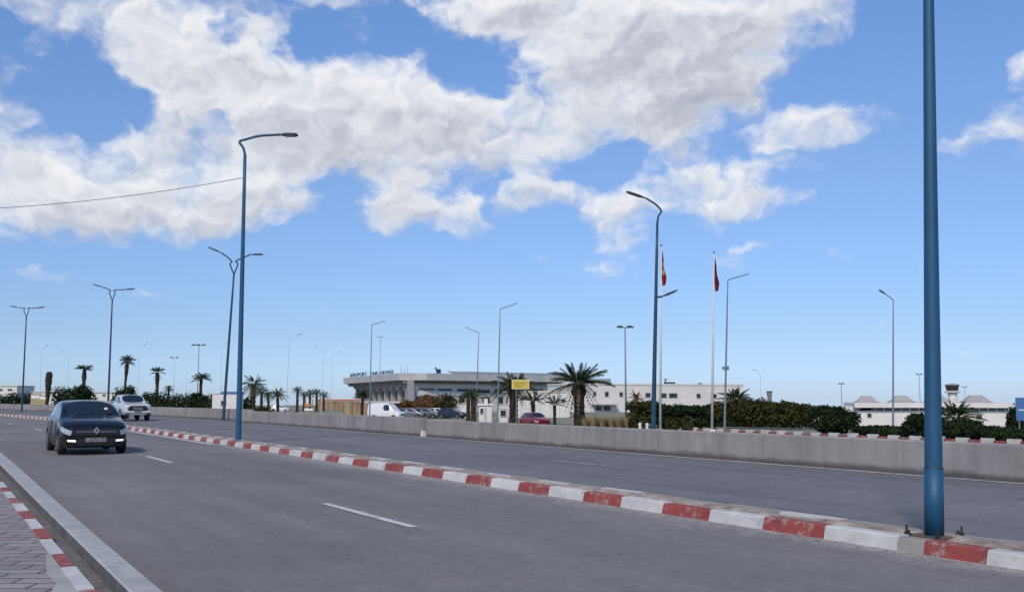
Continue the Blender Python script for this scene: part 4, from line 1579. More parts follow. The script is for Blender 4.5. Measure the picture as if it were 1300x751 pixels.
# masts and a loudspeaker-like box on the roof
for px, py in ((509, 464), (513, 467), (517, 463)):
    mb = MB()
    q = C0 + Rs.d * (-2 + (px - 515) * .2) + back * .15
    Y = q.y
    X = x_at(px, Y)
    mb.tube([(X, Y, zr_top), (X, Y, z_at(py, Y))], [.07, .03], 5)
    mb.build('roof_mast', M['grey_pole'], rf)
mb = MB()
q = Rs.a + Rs.d * Rs.u(554) + Rs.o * .8
mb.box((q.x, q.y, zr_top + .55), (1.0, .6, 1.1), rz=R(25))
mb.tube([(q.x - .5, q.y, zr_top + .9), (q.x - .8, q.y, zr_top + 1.5)], .2, 6)
mb.build('roof_vent', M['letters'], rf)

# --- white annex wall in front of the terminal, with shallow pilasters
ab = Block('annex_building', 'plain white flat-roofed annex in front of the terminal, behind the red car', 657, 150, 724, 152, -1.6)
H_ = ab.z(690, 498)
ab.slab('wall', M['wall_white'], 0, ab.L, -.6, H_, -9, 0)
ab.slab('parapet', M['wall_cream'], -.1, ab.L + .1, H_ + .003, H_ + .28, -9.1, .1)
for px in (660, 672, 684, 697, 709, 721):
    ab.slab('pilaster', M['wall_white'], ab.u(px) - .14, ab.u(px) + .14, 0, H_ - .02, .003, .12)
ab.window_px(662, 668, 502, 507)
ab.window_px(712, 718, 506, 511)

# --- long white two-storey building
wb = Block('office_building', 'long white two-storey building with small square windows and a flat roof', 724, 222, 944, 236, -2.6)
H_ = wb.z(800, 488.5)
wb.slab('wall', M['wall_white'], 0, wb.L, -1, H_, -14, 0)
wb.slab('parapet', M['wall_white'], -.15, wb.L + .15, H_ + .003, H_ + .35, -14.1, .12)
wb.slab('end_pier', M['wall_white'], -1.0, .8, 0, H_ + .9, -2, .5)
for (x0, x1, y0, y1) in ((752.5, 757, 496.5, 503), (767.5, 773, 496.5, 503.5), (786, 791, 497, 503.5), (819, 826, 498, 504.5), (838.5, 846.5, 498.5, 505), (849, 860, 498.5, 505), (884, 889.5, 499, 505.5), (904.5, 910, 499.5, 505.5), (926, 931, 500, 506)):
    wb.window_px(x0, x1, y0, y1)
for (x0, x1) in ((756, 764), (766, 775), (800, 806), (866, 873)):
    wb.window_px(x0, x1, 514.5, 521)
wb.slab('canopy', M['wall_grey'], wb.u(750), wb.u(781), wb.z(765, 513.8), wb.z(765, 512.6), .003, 1.6)
mb = MB()
wb.slab('roof_room', M['roof_metal'], wb.u(747), wb.u(783), H_ + .36, wb.z(765, 480), -9, -3)
for (x0, x1, y0) in ((853.5, 865, 484.5), (897, 899.5, 485.5), (911, 913, 487)):
    wb.slab('roof_unit', M['steel'], wb.u(x0), wb.u(x1), H_ + .36, wb.z((x0 + x1) / 2, y0), -4, -2.8)
mb = MB()
u_ = wb.u(854)
mb.tube([wb.P(u_, H_ + .3, -3.5), wb.P(u_, wb.z(854, 480.5), -3.5), wb.P(u_ + .5, wb.z(854, 481), -3.5)], .16, 6)
mb.build('roof_pipe', M['steel'], wb.t)

# --- low white terminal wing on the right, with hipped grey domes
rb = Block('arrivals_wing', 'long low white airport wing with a row of grey hipped domes along its roof', 1028, 205, 1283, 196, -5.0)
zt_ = rb.z(1150, 511)
rb.slab('wall', M['wall_white'], rb.u(1088), rb.L, -1, zt_ - 1.55, -26, 0)
rb.slab('wall', M['wall_white'], 0, rb.u(1092), -1, rb.z(1060, 516), -26.3, -3)
rb.slab('roof', M['wall_white'], rb.u(1084), rb.L + .8, zt_ - .95, zt_, -27, 1.1)
rb.slab('roof', M['wall_grey'], -.5, rb.u(1056), rb.z(1040, 516) + .003, rb.z(1040, 515), -27, -2.2)
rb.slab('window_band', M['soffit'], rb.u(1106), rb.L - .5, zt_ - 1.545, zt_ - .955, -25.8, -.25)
k = 0
for px in range(1110, 1282, 11):
    rb.slab('mullion', M['wall_white'], rb.u(px), rb.u(px + 1.6), zt_ - 1.54, zt_ - .96, -.24, -.03)
for (x0, x1, y0, y1) in ((1032, 1038, 521, 525), (1042, 1050, 521, 525), (1100, 1106, 524, 530), (1150, 1158, 526, 532), (1238, 1246, 526, 532)):
    rb.window_px(x0, x1, y0, y1, -3 if x1 < 1088 else 0)
for (c, w, yt) in ((1104, 34, 502.3), (1150, 38, 501.8), (1197, 38, 501.8), (1248, 42, 501.4)):
    u0, u1 = rb.u(c - w / 2), rb.u(c + w / 2)
    zt2 = rb.z(c, yt)
    mb = MB()
    D_ = (u1 - u0)
    lv = [(0, zt_ + .004), (.17, zt_ + (zt2 - zt_) * .40), (.30, zt_ + (zt2 - zt_) * .92), (.33, zt2), (.42, zt2 + .03)]
    rings_ = []
    for f, z in lv:
        rings_.append([rb.P(u0 + D_ * f, z, -4 - D_ * f), rb.P(u1 - D_ * f, z, -4 - D_ * f), rb.P(u1 - D_ * f, z, -4 - D_ * (1 - f)), rb.P(u0 + D_ * f, z, -4 - D_ * (1 - f))])
    for i in range(len(lv) - 1):
        for q in range(4):
            q2 = (q + 1) % 4
            mb.face([rings_[i][q], rings_[i][q2], rings_[i + 1][q2], rings_[i + 1][q]])
    mb.face(rings_[-1])
    mb.build('dome', M['roof_dome'], rb.t)

# --- control tower
YT = 520.0
xt = x_at(1209.5, YT)
ct = thing('control_tower', 'distant airport control tower with a dark glazed cab above the white wing', 'control tower', (xt, YT, -5))
sc_ = YT / FPX
zq = lambda py: z_at(py, YT) + 5


def lathe(prof, seg=16, c=(0, 0)):
    mb = MB()
    o = 0
    for r_, z in prof:
        for k in range(seg):
            a = 2 * math.pi * (k + .5) / seg
            mb.v.append((c[0] + r_ * math.cos(a), c[1] + r_ * math.sin(a), z))
    for i in range(len(prof) - 1):
        for k in range(seg):
            k2 = (k + 1) % seg
            mb.f.append((i * seg + k, i * seg + k2, (i + 1) * seg + k2, (i + 1) * seg + k)); mb.mi.append(0)
    mb.f.append(tuple(range(seg))[::-1]); mb.mi.append(0)
    mb.f.append(tuple((len(prof) - 1) * seg + k for k in range(seg))); mb.mi.append(0)
    return mb


lathe([(6 * sc_, 0), (5.6 * sc_, zq(498.8))]).build('shaft', M['wall_white'], ct)
lathe([(6.2 * sc_, zq(498.7)), (9.6 * sc_, zq(497.6)), (9.6 * sc_, zq(496.4)), (7.5 * sc_, zq(495.9))]).build('gallery', M['wall_cream'], ct)
lathe([(6.8 * sc_, zq(495.8)), (8.3 * sc_, zq(489.2))], 10).build('cab', M['win'], ct)
lathe([(8.6 * sc_, zq(489.1)), (8.6 * sc_, zq(487.8)), (4 * sc_, zq(487.0))], 10).build('cab_roof', M['soffit'], ct)
mb = MB()
mb.tube([(0, 0, zq(487.1)), (0, 0, zq(482.5))], [.12, .05], 5)
mb.build('antenna', M['grey_pole'], ct)

# --- small things at the left horizon
wl = Block('storage_shed', 'low pale flat-roofed shed on the horizon at the far left edge', -60, 330, 21, 330, -1.3)
wl.slab('wall', M['wall_white'], 0, wl.L, -1, wl.z(0, 490), -12, 0)
wl.slab('roof', M['wall_cream'], -.3, wl.L + .3, wl.z(0, 489.9), wl.z(0, 489), -12.3, .3)
wl.window_px(-6, 3, 493, 496); wl.window_px(9, 15, 493, 496)
wl = Block('storage_shed', 'small pale building between the dark hedge and the bare palm trunk', 41, 300, 72, 300, -1.3)
wl.slab('wall', M['wall_white'], 0, wl.L, -1, wl.z(50, 497.5), -8, 0)
wl.slab('roof', M['wall_cream'], -.3, wl.L + .3, wl.z(50, 497.4), wl.z(50, 496.6), -8.3, .3)
wl.window_px(47, 52, 499.5, 503)
wl = Block('storage_shed', 'white horizon building between the two bushy palms left of the silver pickup', 112, 310, 146, 310, -1.3)
wl.slab('wall', M['wall_white'], 0, wl.L, -1, wl.z(120, 498), -8, 0)
wl.slab('roof', M['wall_cream'], -.3, wl.L + .3, wl.z(120, 497.9), wl.z(120, 497.2), -8.3, .3)
wl.window_px(118, 122, 500, 503); wl.window_px(130, 134, 500, 503)

# --- guard kiosk by the thin double lamp
kb = Block('guard_kiosk', 'white boxy kiosk with a blue roof edge beside the leaning double lamp post', 269.5, 95, 301, 95, -1.3, 'kiosk')
H_ = kb.z(285, 499.6)
kb.slab('wall', M['wall_white'], 0, kb.L, -.4, H_, -2.2, 0)
kb.slab('roof', M['sign_blue'], kb.u(280) , kb.L + .06, H_ + .003, H_ + .20, -2.25, .06)
kb.slab('roof', M['wall_white'], -.05, kb.u(280) - .004, H_ + .003, H_ + .10, -2.25, .06)
kb.window_px(280.5, 287, 508, 514.5)
kb.slab('base_band', M['wall_grey'], -.03, kb.L + .03, .3, .9, .003, .06)

# --- long low wall with a red band, brown hoarding
lw_ = Block('boundary_wall', 'long low white boundary wall with a red band, left of the brown hoarding', 404, 300, 470, 285, -1.6, 'wall')
lw_.slab('panel', M['wall_white'], 0, lw_.L, -.5, lw_.z(430, 505.6), -.3, 0)
lw_.slab('band', M['red_band'], -.05, lw_.L + .05, lw_.z(430, 507.8), lw_.z(430, 506.6), .003, .06)
lw_.slab('foot', M['hoard'], -.05, lw_.L + .05, -.2, lw_.z(430, 508.4), .003, .05)
hb_ = Block('site_hoarding', 'rusty brown site hoarding beneath the left end of the terminal roof', 437, 162, 469, 160, -1.6, 'hoarding')
n = 9
for i in range(n):
    u0 = hb_.L * i / n
    hb_.slab('panel', M['hoard'] if i not in (0, 1) else M['yellow'], u0 + .01, u0 + hb_.L / n - .01, -.2, hb_.z(450, 510.5) + (.1 if i % 3 == 0 else -.08), -.06, 0)
for i in range(0, n + 1, 3):
    u0 = hb_.L * i / n
    hb_.slab('post', M['bark'], u0 - .05, u0 + .05, -.3, hb_.z(450, 509.8), .004, .08)

# --- white booth with flat eaves
bt = Block('ticket_booth', 'small white booth with a flat overhanging roof between two thin lamp posts', 607.5, 118, 625, 118, -1.4, 'booth')
H_ = bt.z(616, 514.5)
bt.slab('wall', M['wall_white'], .06, bt.L - .06, -.3, H_, -1.6, 0)
bt.slab('roof', M['white_plastic'], -.12, bt.L + .12, H_ + .003, bt.z(616, 511.8), -1.75, .14)
bt.slab('door', M['frame'], bt.L * .42, bt.L * .58, .05, H_ - .25, .003, .04)
bt.window(bt.L * .12, bt.L * .36, H_ - .95, H_ - .3, .0)
bt.slab('roof_box', M['wall_cream'], bt.L * .38, bt.L * .66, bt.z(616, 511.8) + .003, bt.z(616, 505.5), -1.1, -.4)
bt2 = Block('ticket_booth', 'low white booth with a dark opening beside the leafy palm behind the yellow sign', 632, 120, 645, 120, -1.4, 'booth')
H_ = bt2.z(638, 518)
bt2.slab('wall', M['wall_white'], .05, bt2.L - .05, -.3, H_, -1.3, 0)
bt2.slab('roof', M['white_plastic'], -.1, bt2.L + .1, H_ + .003, bt2.z(638, 516.2), -1.4, .1)
bt2.window(bt2.L * .2, bt2.L * .85, H_ - 1.0, H_ - .15, .0)

# a white marker slab near the hedge, x = 591
gp_ = Block('gate_pillar', 'white gate pillar left of the pair of short dark palms', 584, 150, 592, 150, -1.5, 'pillar')
gp_.slab('shaft', M['wall_white'], 0, gp_.L, -.3, gp_.z(588, 512.3), -.9, 0)
gp_.slab('cap', M['wall_cream'], -.08, gp_.L + .08, gp_.z(588, 512.3) + .003, gp_.z(588, 511), -.98, .08)

# ------------------------------------------------------------------ street lamps
# the tall blue posts on the near median
pb = gp(1186, 678.5, .12)
def hor_px(p): return 650 + FPX * ray(650, HOR).y * p.x / p.y


lp = lamp('very tall thick blue post with bolted foot, rising out of the top of the photo',
          (hor_px(pb), pb.y), -170, [[(1176, -170), (1183, -215), (1192, -262), (1080, -310), (935, -345), (872, -356)], [(1178, 150 - 330), (1190, -190), (1300, -255), (1368, -280)]],
          .093, .045, M['blue_pole'], M['head'], 'blue lamp posts', hw=.34, zbase=.10, seg=20, arm_r=.04, neck_px=1177)
LX = Ax(pb.x, pb.y, (1, 0, 0)).pt(1177, -170) - Vector((0, 0, .10))
LX = LX / LX.z
mb = MB()
mb.box((0, 0, .010), (.40, .40, .018), rz=TH)
bp = mb.build('base_plate', M['rust'], lp)
for sx, sy in ((-1, -1), (1, -1), (1, 1), (-1, 1)):
    mb = MB()
    q = Matrix.Rotation(TH, 3, 'Z') @ Vector((sx * .185, sy * .185, 0))
    mb.tube([(q.x, q.y, .02), (q.x, q.y, .115)], .012, 8)
    mb.tube([(q.x, q.y, .023), (q.x, q.y, .052)], .026, 6)
    mb.build('anchor_bolt', M['steel'], lp)
mb = MB()
zc = at(1186, 593, pb.y).z - .10
mb.tube([LX * (zc - .006), LX * (zc + .003)], [.0965, .094], 20)
mb.build('joint_collar', M['steel'], lp)
mb = MB()
mb.tube([LX * .022, LX * (zc - .007)], [.0960, .0945], 20)
mb.build('sleeve', M['blue_pole'], lp, smooth=True)
# old cut-off threaded rods beside the plate
mb = MB()
for k, (dx, dy) in enumerate(((-.245, .03), (.255, .02))):
    mb = MB()
    mb.tube([(pb.x + dx, pb.y + dy, .08), (pb.x + dx, pb.y + dy, .165)], .014, 8)
    mb.tube([(pb.x + dx, pb.y + dy, .10), (pb.x + dx, pb.y + dy, .135)], .034, 6)
    tag(mb.build('anchor_rod', M['steel'], fix=True), ('rusty threaded anchor rod left of the thick blue post foot', 'rusty threaded anchor rod right of the thick blue post foot')[k], 'anchor rod')

pb2 = gp(302.5, 558.0, .12)
lamp('blue lamp post with crooked neck and one long arm, standing on the painted median', (hor_px(pb2), pb2.y), 197,
     [[(311, 197), (309, 188), (304, 180), (312, 177), (330, 172.5), (355, 171), (378, 171)]], .10, .055, M['blue_pole'], M['head'], 'blue lamp posts', hw=.34, zbase=.10, arm_r=.045, neck_px=311)
# twin-armed lamps along the far barrier
def twin(label, px, Y, zb, topx, fork, la, ra, ltip, rtip, scale):
    X = x_at(px, Y)
    arms = [[(topx, fork[1]), (topx - 5 * scale, fork[1] - 13 * scale), (topx - 3 * scale, fork[1] - 17 * scale), la, ltip],
            [(topx, fork[1]), (topx + 5 * scale, fork[1] - 13 * scale), (topx + 3 * scale, fork[1] - 17 * scale), ra, rtip]]
    return lamp(label, (px, Y), fork[1], arms, .11, .065, M['blue_pole_far'], M['head'], 'twin lamps along the barrier', hw=.36, zbase=zb, arm_r=.05, lens=True, neck_px=topx)


twin('twin-armed lamp post standing just left of the crooked-neck blue one', 284, 71.5, -.1, 297, (0, 348), (281, 320.5), (318, 323), (264, 313.5), (334, 322.5), 1.0)
twin('twin-armed lamp post rising behind the gap between the black car and silver pickup', 137.5, 98, 0, 142.5, (0, 381), (131, 364.5), (158, 367.5), (118, 360.5), (171, 366), .75)
twin('leftmost twin-armed lamp post, near the left edge of the photo', 28.5, 118, 0, 33.5, (0, 402), (24, 390.5), (46, 391), (13, 388), (56.5, 389), .65)
# the blue post beyond the barrier with two arms at different heights
lamp('blue lamp post with a high left arm and a lower right arm, beside the flags', (827.5, 46), 283,
     [[(834.5, 283), (836, 274), (839.5, 268), (833, 260), (820, 251.5), (795, 243)], [(832, 377), (840, 376.5), (860, 368)]], .12, .055, M['blue_pole_far'], M['head'], 'blue lamp posts', hw=.34, arm_r=.045, neck_px=834.5)


def simple(label, px, Y, top, tip, mid=None, m='grey_pole', r0=.085, r1=.04, hw=.3, mh='head_grey', zb=None, topx=None, extra=None, grp='grey lamps beyond the barrier'):
    tx = topx or px
    if m == 'hazed_pole': r0, r1, hw = .06, .028, .24
    a = mid or (tx + (tip[0] - tx) * .55, top + (tip[1] - top) * .55)
    arms = [[(tx, top + 1.0), (tx + (tip[0] - tx) * .06, top - .4), a, tip]]
    return lamp(label, (px, Y), top, arms, r0, r1, M[m], M[mh], grp, hw=hw, arm_r=.04, lens=False, seg=8, zbase=zb, neck_px=tx)


t_ = simple('grey lamp post with a small collar halfway down, right of the flagpoles', 918.5, 70, 355, (951.5, 347), topx=924)
mb = MB()
zc = z_at(467, 70) - t_.location.z
cq = Ax(t_.location.x, 70, (1, 0, 0)).pt(921.2, 467).x
mb.tube([(cq, 0, zc - .12), (cq, 0, zc + .12)], .13, 10)
mb.box((cq + .17, 0, zc), (.12, .1, .26)); mb.box((cq - .17, 0, zc), (.12, .1, .2))
mb.build('collar', M['grey_pole'], t_)
simple('lone grey lamp post with a short left arm, left of the tallest blue post', 1132, 76, 380, (1116, 367.5), topx=1134, mh='head')
simple('tall grey lamp post with a right arm, standing left of the yellow sign', 631.5, 98, 392, (657, 384.5), topx=635)
simple('grey lamp post with a left-pointing arm, in front of the terminal facade', 604, 124, 422, (590, 415), topx=608)
simple('pale grey lamp post crossing the roof lettering of the terminal', 469.5, 118, 412, (489, 407), topx=472)
simple('pale lamp post with a right arm, above the small palms left of the terminal', 364, 150, 429, (384, 423), topx=367, m='hazed_pole')
simple('thin pale lamp post with a left arm and a box halfway up', 408, 185, 443, (398.5, 437), topx=411, m='hazed_pole')
simple('faint lamp post with a right arm just left of the terminal roof end', 420.5, 215, 450, (431.5, 446), topx=422, m='hazed_pole')
simple('faint pale lamp post directly behind the silver pickup', 175, 190, 440, (188.5, 436), topx=176.5, m='hazed_pole')
simple('faint pale lamp post left of the black car and right of the bare trunk', 51.5, 200, 443, (61, 438), topx=52.5, m='hazed_pole')
simple('faint pale lamp post above the roof of the black car', 86.5, 215, 450, (79, 445), topx=87.5, m='hazed_pole')
simple('faint thin lamp post behind the guard kiosk', 281, 210, 440, (289, 435), topx=281.5, m='hazed_pole')
simple('thin faint lamp post with a tiny arm, left of the palm beside the kiosk', 236.5, 240, 459, (241.5, 455), topx=237, m='hazed_pole')
simple('small curved lamp above the clipped trees, leaning left', 966, 150, 477, (954.5, 468.5), mid=(962, 470), topx=965.5, m='hazed_pole')


def flood(label, px, Y, py, w, m='grey_pole', n=2, topx=None):
    X = x_at(px, Y); z0 = gz(X, Y); zt = z_at(py, Y) - z0
    k = Y / FPX
    t = thing('floodlight_mast', label, 'floodlight', (X, Y, z0), 0, 'floodlight masts')
    mb = MB()
    mb.tube([(0, 0, 0), (0, 0, zt)], [.10, .06], 8)
    mb.build('pole', M[m], t, smooth=True)
    mb = MB()
    mb.tube([(-w * k / 2, 0, zt), (w * k / 2, 0, zt)], .05, 6)
    mb.build('crossbar', M[m], t)
    for i in range(n):
        x = (-.5 + i / (n - 1)) * w * k * .86
        mb = MB()
        head_mesh(mb, (x - .05, .25, zt + .12), (x + (.12 if x > 0 else -.12), -.45, zt + .02), .62, .22)
        mb.build('lamp_head', M['head'], t)
    return t


flood('floodlight mast with two dark heads between the big palm and the blue post', 794.5, 100, 415.5, 13)
flood('floodlight mast with a wide flat head, left of the guard kiosk', 250.5, 170, 438, 14, n=3)
flood('thin floodlight mast standing behind the terminal lettering', 482, 330, 427.5, 4.5)
flood('faint floodlight mast between the two tall slim palms and the kiosk', 220, 215, 454, 6.5, 'hazed_pole')
flood('small floodlight mast with a round head between hedge end and dark bush', 1068.5, 215, 487, 4)
flood('floodlight mast left of the control tower, above the domes', 1168, 230, 475, 4.5)
flood('short floodlight mast just right of the control tower cab', 1225, 300, 491, 4)

# slender vent pipes and camera poles on the horizon
X = x_at(977, 240); z0 = gz(X, 240)
t_ = thing('chimney_stack', 'small dark chimney stack poking above the clipped trees', 'chimney', (X, 240, z0))
k_ = at(977, 497, 240).z - z0
lathe([(.55, 0), (.5, k_ - .9), (.62, k_ - .85), (.62, k_)], 12).build('shaft', M['soffit'], t_)
lathe([(.75, k_ + .003), (.75, k_ + .15)], 12).build('cap', M['steel'], t_)

# overhead cable from the crooked-neck lamp towards the left
mb = MB()
a = Ax(pb2.x, pb2.y, (1, 0, 0)).pt(309, 225.5) + Vector((pb2.x, pb2.y, 0))
b_ = at(-330, 262, 34)
pts = []
for i in range(29):
    t = i / 28
    p = a.lerp(b_, t); p.z -= 1.05 * 4 * t * (1 - t) * .55
    pts.append(p)
mb.tube(pts, .011, 5)
tag(mb.build('overhead_cable', M['cable']), 'thin sagging cable from the crooked-neck blue lamp to the left edge', 'cable')

# ------------------------------------------------------------------ flags
def flag_cloth(mb, L, wtop, wbot, seed, emblem):
    """limp flag: narrow folds hanging down from the halyard"""
    rr = random.Random(seed)
    nu, nv = 22, 26
    g = {}
    for i in range(nu + 1):
        for j in range(nv + 1):
            u, v = i / nu, j / nv
            wdt = wtop + (wbot - wtop) * (min(1, v * 1.4) ** 1.1) * (1 - .45 * max(0, v - .82) / .18)
            x = u * wdt
            fold = math.sin(u * 13 + v * 1.5) * .16 * (.3 + v)
            z = -v * L * (1 - .10 * u) - u * .05 * L - (.04 * L * u if v > .9 else 0) * v
            g[i, j] = Vector((x + .06 + .05 * math.sin(v * 7 + 1), fold, z))
    for i in range(nu):
        for j in range(nv):
            u, v = (i + .5) / nu, (j + .5) / nv
            mi = 0
            if emblem:
                du, dv = (u - .45) / .42, (v - .50) / .20
                q = du * du + dv * dv
                if q < 1:
                    mi = 1
                    e1 = ((du + .05) / .62) ** 2 + (dv / .62) ** 2
                    e2 = ((du - .18) / .50) ** 2 + (dv / .50) ** 2
                    if e1 < 1 and e2 > 1: mi = 0
                    if (du - .2) ** 2 + dv ** 2 < .05: mi = 0
            mb.face([g[i, j], g[i + 1, j], g[i + 1, j + 1], g[i, j + 1]], mi)


def flagpole(label, flabel, pxb, pxt, Y, pole_top, y0, y1, wpx, seed, emblem, mf):
    X = x_at(pxb, Y); z0 = gz(X, Y)
    zt = z_at(pole_top, Y) - z0
    t = thing('flagpole', label, 'flagpole', (X, Y, z0), 0, 'white flagpoles')
    mb = MB()
    tp = Ax(X, Y, (1, 0, 0)).pt(pxt, pole_top) - Vector((0, 0, z0))
    mb.tube([(0, 0, 0), tp * .45, tp], [.11, .09, .055], 12)
    mb.build('pole', M['white_pole'], t, smooth=True)
    lathe([(.02, zt + .001), (.10, zt + .06), (.10, zt + .14), (.02, zt + .2)], 10, (tp.x, tp.y)).build('finial', M['grey_pole'], t)
    mb = MB()
    mb.box((0, 0, .12), (.5, .5, .24))
    mb.build('footing', M['wall_white'], t)
    mb = MB()
    L = (y1 - y0) / FPX * Y
    flag_cloth(mb, L * .94, .05, wpx / FPX * Y, seed, emblem)
    o = mb.build('flag', [M[mf], M['flag_white']], None, smooth=True)
    f_ = Ax(X, Y, (1, 0, 0)).pt(pxt - .6, y0)
    o.location = (X + f_.x, Y, z_at(y0, Y))
    tag(o, flabel, 'flag', 'limp red flags')


flagpole('white flagpole close to the right side of the blue two-armed lamp post', 'limp red flag with a pale emblem, hanging next to the two-armed lamp', 837.5, 839.5, 84, 313, 318, 366, 6, 1, True, 'flag_red')
flagpole('white flagpole standing alone in front of the clipped trees', 'limp plain-looking dark red flag on the right-hand flagpole', 903, 906.5, 84, 321.5, 327, 373, 6, 2, False, 'flag_dark')

# ------------------------------------------------------------------ signs
X, Y = x_at(655.5, 88), 88.0
z0 = gz(X, Y)
t_ = thing('billboard', 'yellow rectangular signboard on a thin post in front of a shaggy palm', 'billboard', (X, Y, z0))
k_ = Y / FPX
mb = MB()
mb.tube([(0, 0, 0), (0, 0, z_at(494, Y) - z0)], .05, 8)
mb.build('post', M['grey_pole'], t_)
zc = z_at(487.6, Y) - z0
cx_ = 5.2 * k_
mb = MB(); mb.box((cx_, -.05, zc), (22 * k_, .10, 12 * k_)); sg = mb.build('sign_rim', M['sign_border'], t_)
mb = MB(); mb.box((cx_, -.105, zc), (19 * k_, .012, 9.2 * k_)); mb.build('sign_face', M['sign_yellow'], sg)
rr = random.Random(8)
for row, (zo, n_) in enumerate(((2.1, 6), (-.3, 5), (-2.4, 4))):
    x = -7.5
    mb = MB()
    for i in range(n_):
        w_ = rr.uniform(1.2, 2.8)
        mb.box((cx_ + (x + w_ / 2) * k_, -.115, zc + zo * k_), (w_ * k_, .01, 1.1 * k_))
        x += w_ + .7
        if x > 6.5: break
    mb.build('lettering', M['sign_ink'], sg)

X, Y = x_at(1300.5, 66), 66.0
z0 = gz(X, Y)
t_ = thing('road_sign', 'blue road sign on two thin posts cut by the right edge of the photo', 'road sign', (X, Y, z0))
k_ = Y / FPX
zc, zb_ = z_at(519, Y) - z0, z_at(536, Y) - z0
mb = MB(); mb.box((0, -.06, zc), (24 * k_, .05, 29 * k_)); sg = mb.build('sign_panel', M['sign_blue'], t_)
mb = MB(); mb.box((0, -.089, zc - 1 * k_), (19 * k_, .006, 1.3 * k_)); mb.build('sign_line', M['white_plastic'], sg)
for dx in (-8, 8):
    mb = MB(); mb.tube([(dx * k_, 0, 0), (dx * k_, 0, zc + 13 * k_)], .045, 8); mb.build('post', M['grey_pole'], t_)

# ------------------------------------------------------------------ painted kerb beyond the barrier
mb = MB()
rr = random.Random(2)
A_, B_ = Vector((x_at(836, 92), 92, 0)), Vector((x_at(1340, 58), 58, 0))
d_ = (B_ - A_).normalized(); o_ = Vector((d_.y, -d_.x, 0))
L_ = (B_ - A_).length
s_ = 0.0; k_ = 0
while s_ < L_:
    w_ = .90
    p0, p1 = A_ + d_ * (s_ + .03), A_ + d_ * (s_ + w_ - .03)
    px_ = 650 + FPX * p0.x / p0.y
    ztop = z_at(541.6 + (px_ - 840) / 460 * 17.5, p0.y) + (.05 if k_ % 2 else -.07) + rr.uniform(-.02, .02)
    zb_ = gz(p0.x, p0.y) - .1
    mb.prism([(q.x, q.y, z) for q, z in ((p0, zb_), (p1, zb_), (p1, ztop), (p0, ztop))], None, -o_ * .22, mi=k_ % 2)
    s_ += w_; k_ += 1
structure(mb.build('far_painted_kerb', [M['kerb_red'], M['kerb_white']]))

# ------------------------------------------------------------------ palms
def spot(px, Y): X = x_at(px, Y); return (X, Y, gz(X, Y))


def ph(px, py, Y): x, y, z = spot(px, Y); return z_at(py, Y) - z       # height above ground of a photo row


Yb = 92
palm('biggest date palm, with broad arching crown and thick shaggy trunk', dict(seed=3, H=ph(735, 487, Yb), r_bot=.50, r_top=.42, L=3.3, nf=32, lo=2, hi=76, droop=.36, lw=.15, nl=22, bulge=.55, dead=9), spot(735.5, Yb), 'frond')
palm('shaggy palm directly behind the yellow sign', dict(seed=5, H=ph(652, 490, 104), r_bot=.44, r_top=.40, L=2.6, nf=34, lo=-20, hi=75, droop=.42, lw=.18, nl=13, bulge=.35, dead=12), spot(652, 104), 'frond')
palm('young palm with feathery crown between yellow sign and annex pilasters', dict(seed=7, H=ph(677, 509, 112), r_bot=.2, r_top=.22, L=2.0, nf=20, lo=8, hi=80, droop=.35, lw=.16, nl=11), spot(677, 112), 'frond_olive')
palm('thin young palm in front of the right half of the white annex', dict(seed=9, H=ph(704, 514, 106), r_bot=.16, r_top=.17, L=1.75, nf=17, lo=14, hi=76, droop=.28, lw=.14, nl=11), spot(704, 106), 'frond_olive')
palm('short dark palm with drooping crown, first left of the small white booth', dict(seed=11, H=ph(600, 501, 120), r_bot=.28, r_top=.26, L=1.7, nf=26, lo=-25, hi=70, droop=.5, lw=.2, nl=11, dead=6), spot(601, 120), 'frond')
palm('dark palm squeezed close behind the palm left of the booth', dict(seed=12, H=ph(594, 503, 128), r_bot=.24, r_top=.22, L=1.5, nf=22, lo=-20, hi=70, droop=.5, lw=.2, nl=10), spot(594.5, 128), 'frond')
palm('spreading low palm in front of the terminal above the parked cars', dict(seed=13, H=ph(568, 508, 150), r_bot=.2, r_top=.2, L=2.0, nf=24, lo=0, hi=78, droop=.42, lw=.18, nl=11), spot(568, 150), 'frond_olive')
palm('dense round-crowned palm below the left end of the terminal roof', dict(seed=15, H=ph(460, 504, 148), r_bot=.18, r_top=.2, L=1.5, nf=30, lo=0, hi=88, droop=.35, lw=.24, nl=10), spot(460, 148), 'frond')
palm('shaggy mid-height palm right of the crooked-neck lamp post', dict(seed=17, H=ph(320, 487, 105), r_bot=.26, r_top=.26, L=1.55, nf=28, lo=-35, hi=70, droop=.45, lw=.2, nl=11, dead=10), spot(321, 105), 'frond')
SP = [(332, 497, 190, 'small palm just right of the shaggy one beside the lamp post', .95), (341, 501, 230, 'tiny palm second right of the shaggy one beside the lamp post', 1.0),
      (353, 500, 200, 'bushy low palm above the small white parked car', 1.25), (377.5, 494.5, 215, 'slim straight palm with small round crown above the barrier', .8),
      (386, 500.5, 240, 'leftmost of three small palms standing close together behind the orange barrier', .9), (393.5, 498.5, 245, 'middle one of three small palms close together behind the orange barrier', .9),
      (402, 497.5, 235, 'rightmost of three small palms close together behind the orange barrier', 1.0), (411, 501, 265, 'low dark palm at the left end of the white wall with red band', 1.0)]
for i, (px, py, Y, lab, k_) in enumerate(SP):
    palm(lab, dict(seed=30 + i, H=max(1.2, ph(px, py, Y)), r_bot=.30, r_top=.24, L=1.75 * k_, nf=24, lo=-30, hi=75, droop=.45, lw=.22, nl=9, dead=4), spot(px, Y), 'frond')
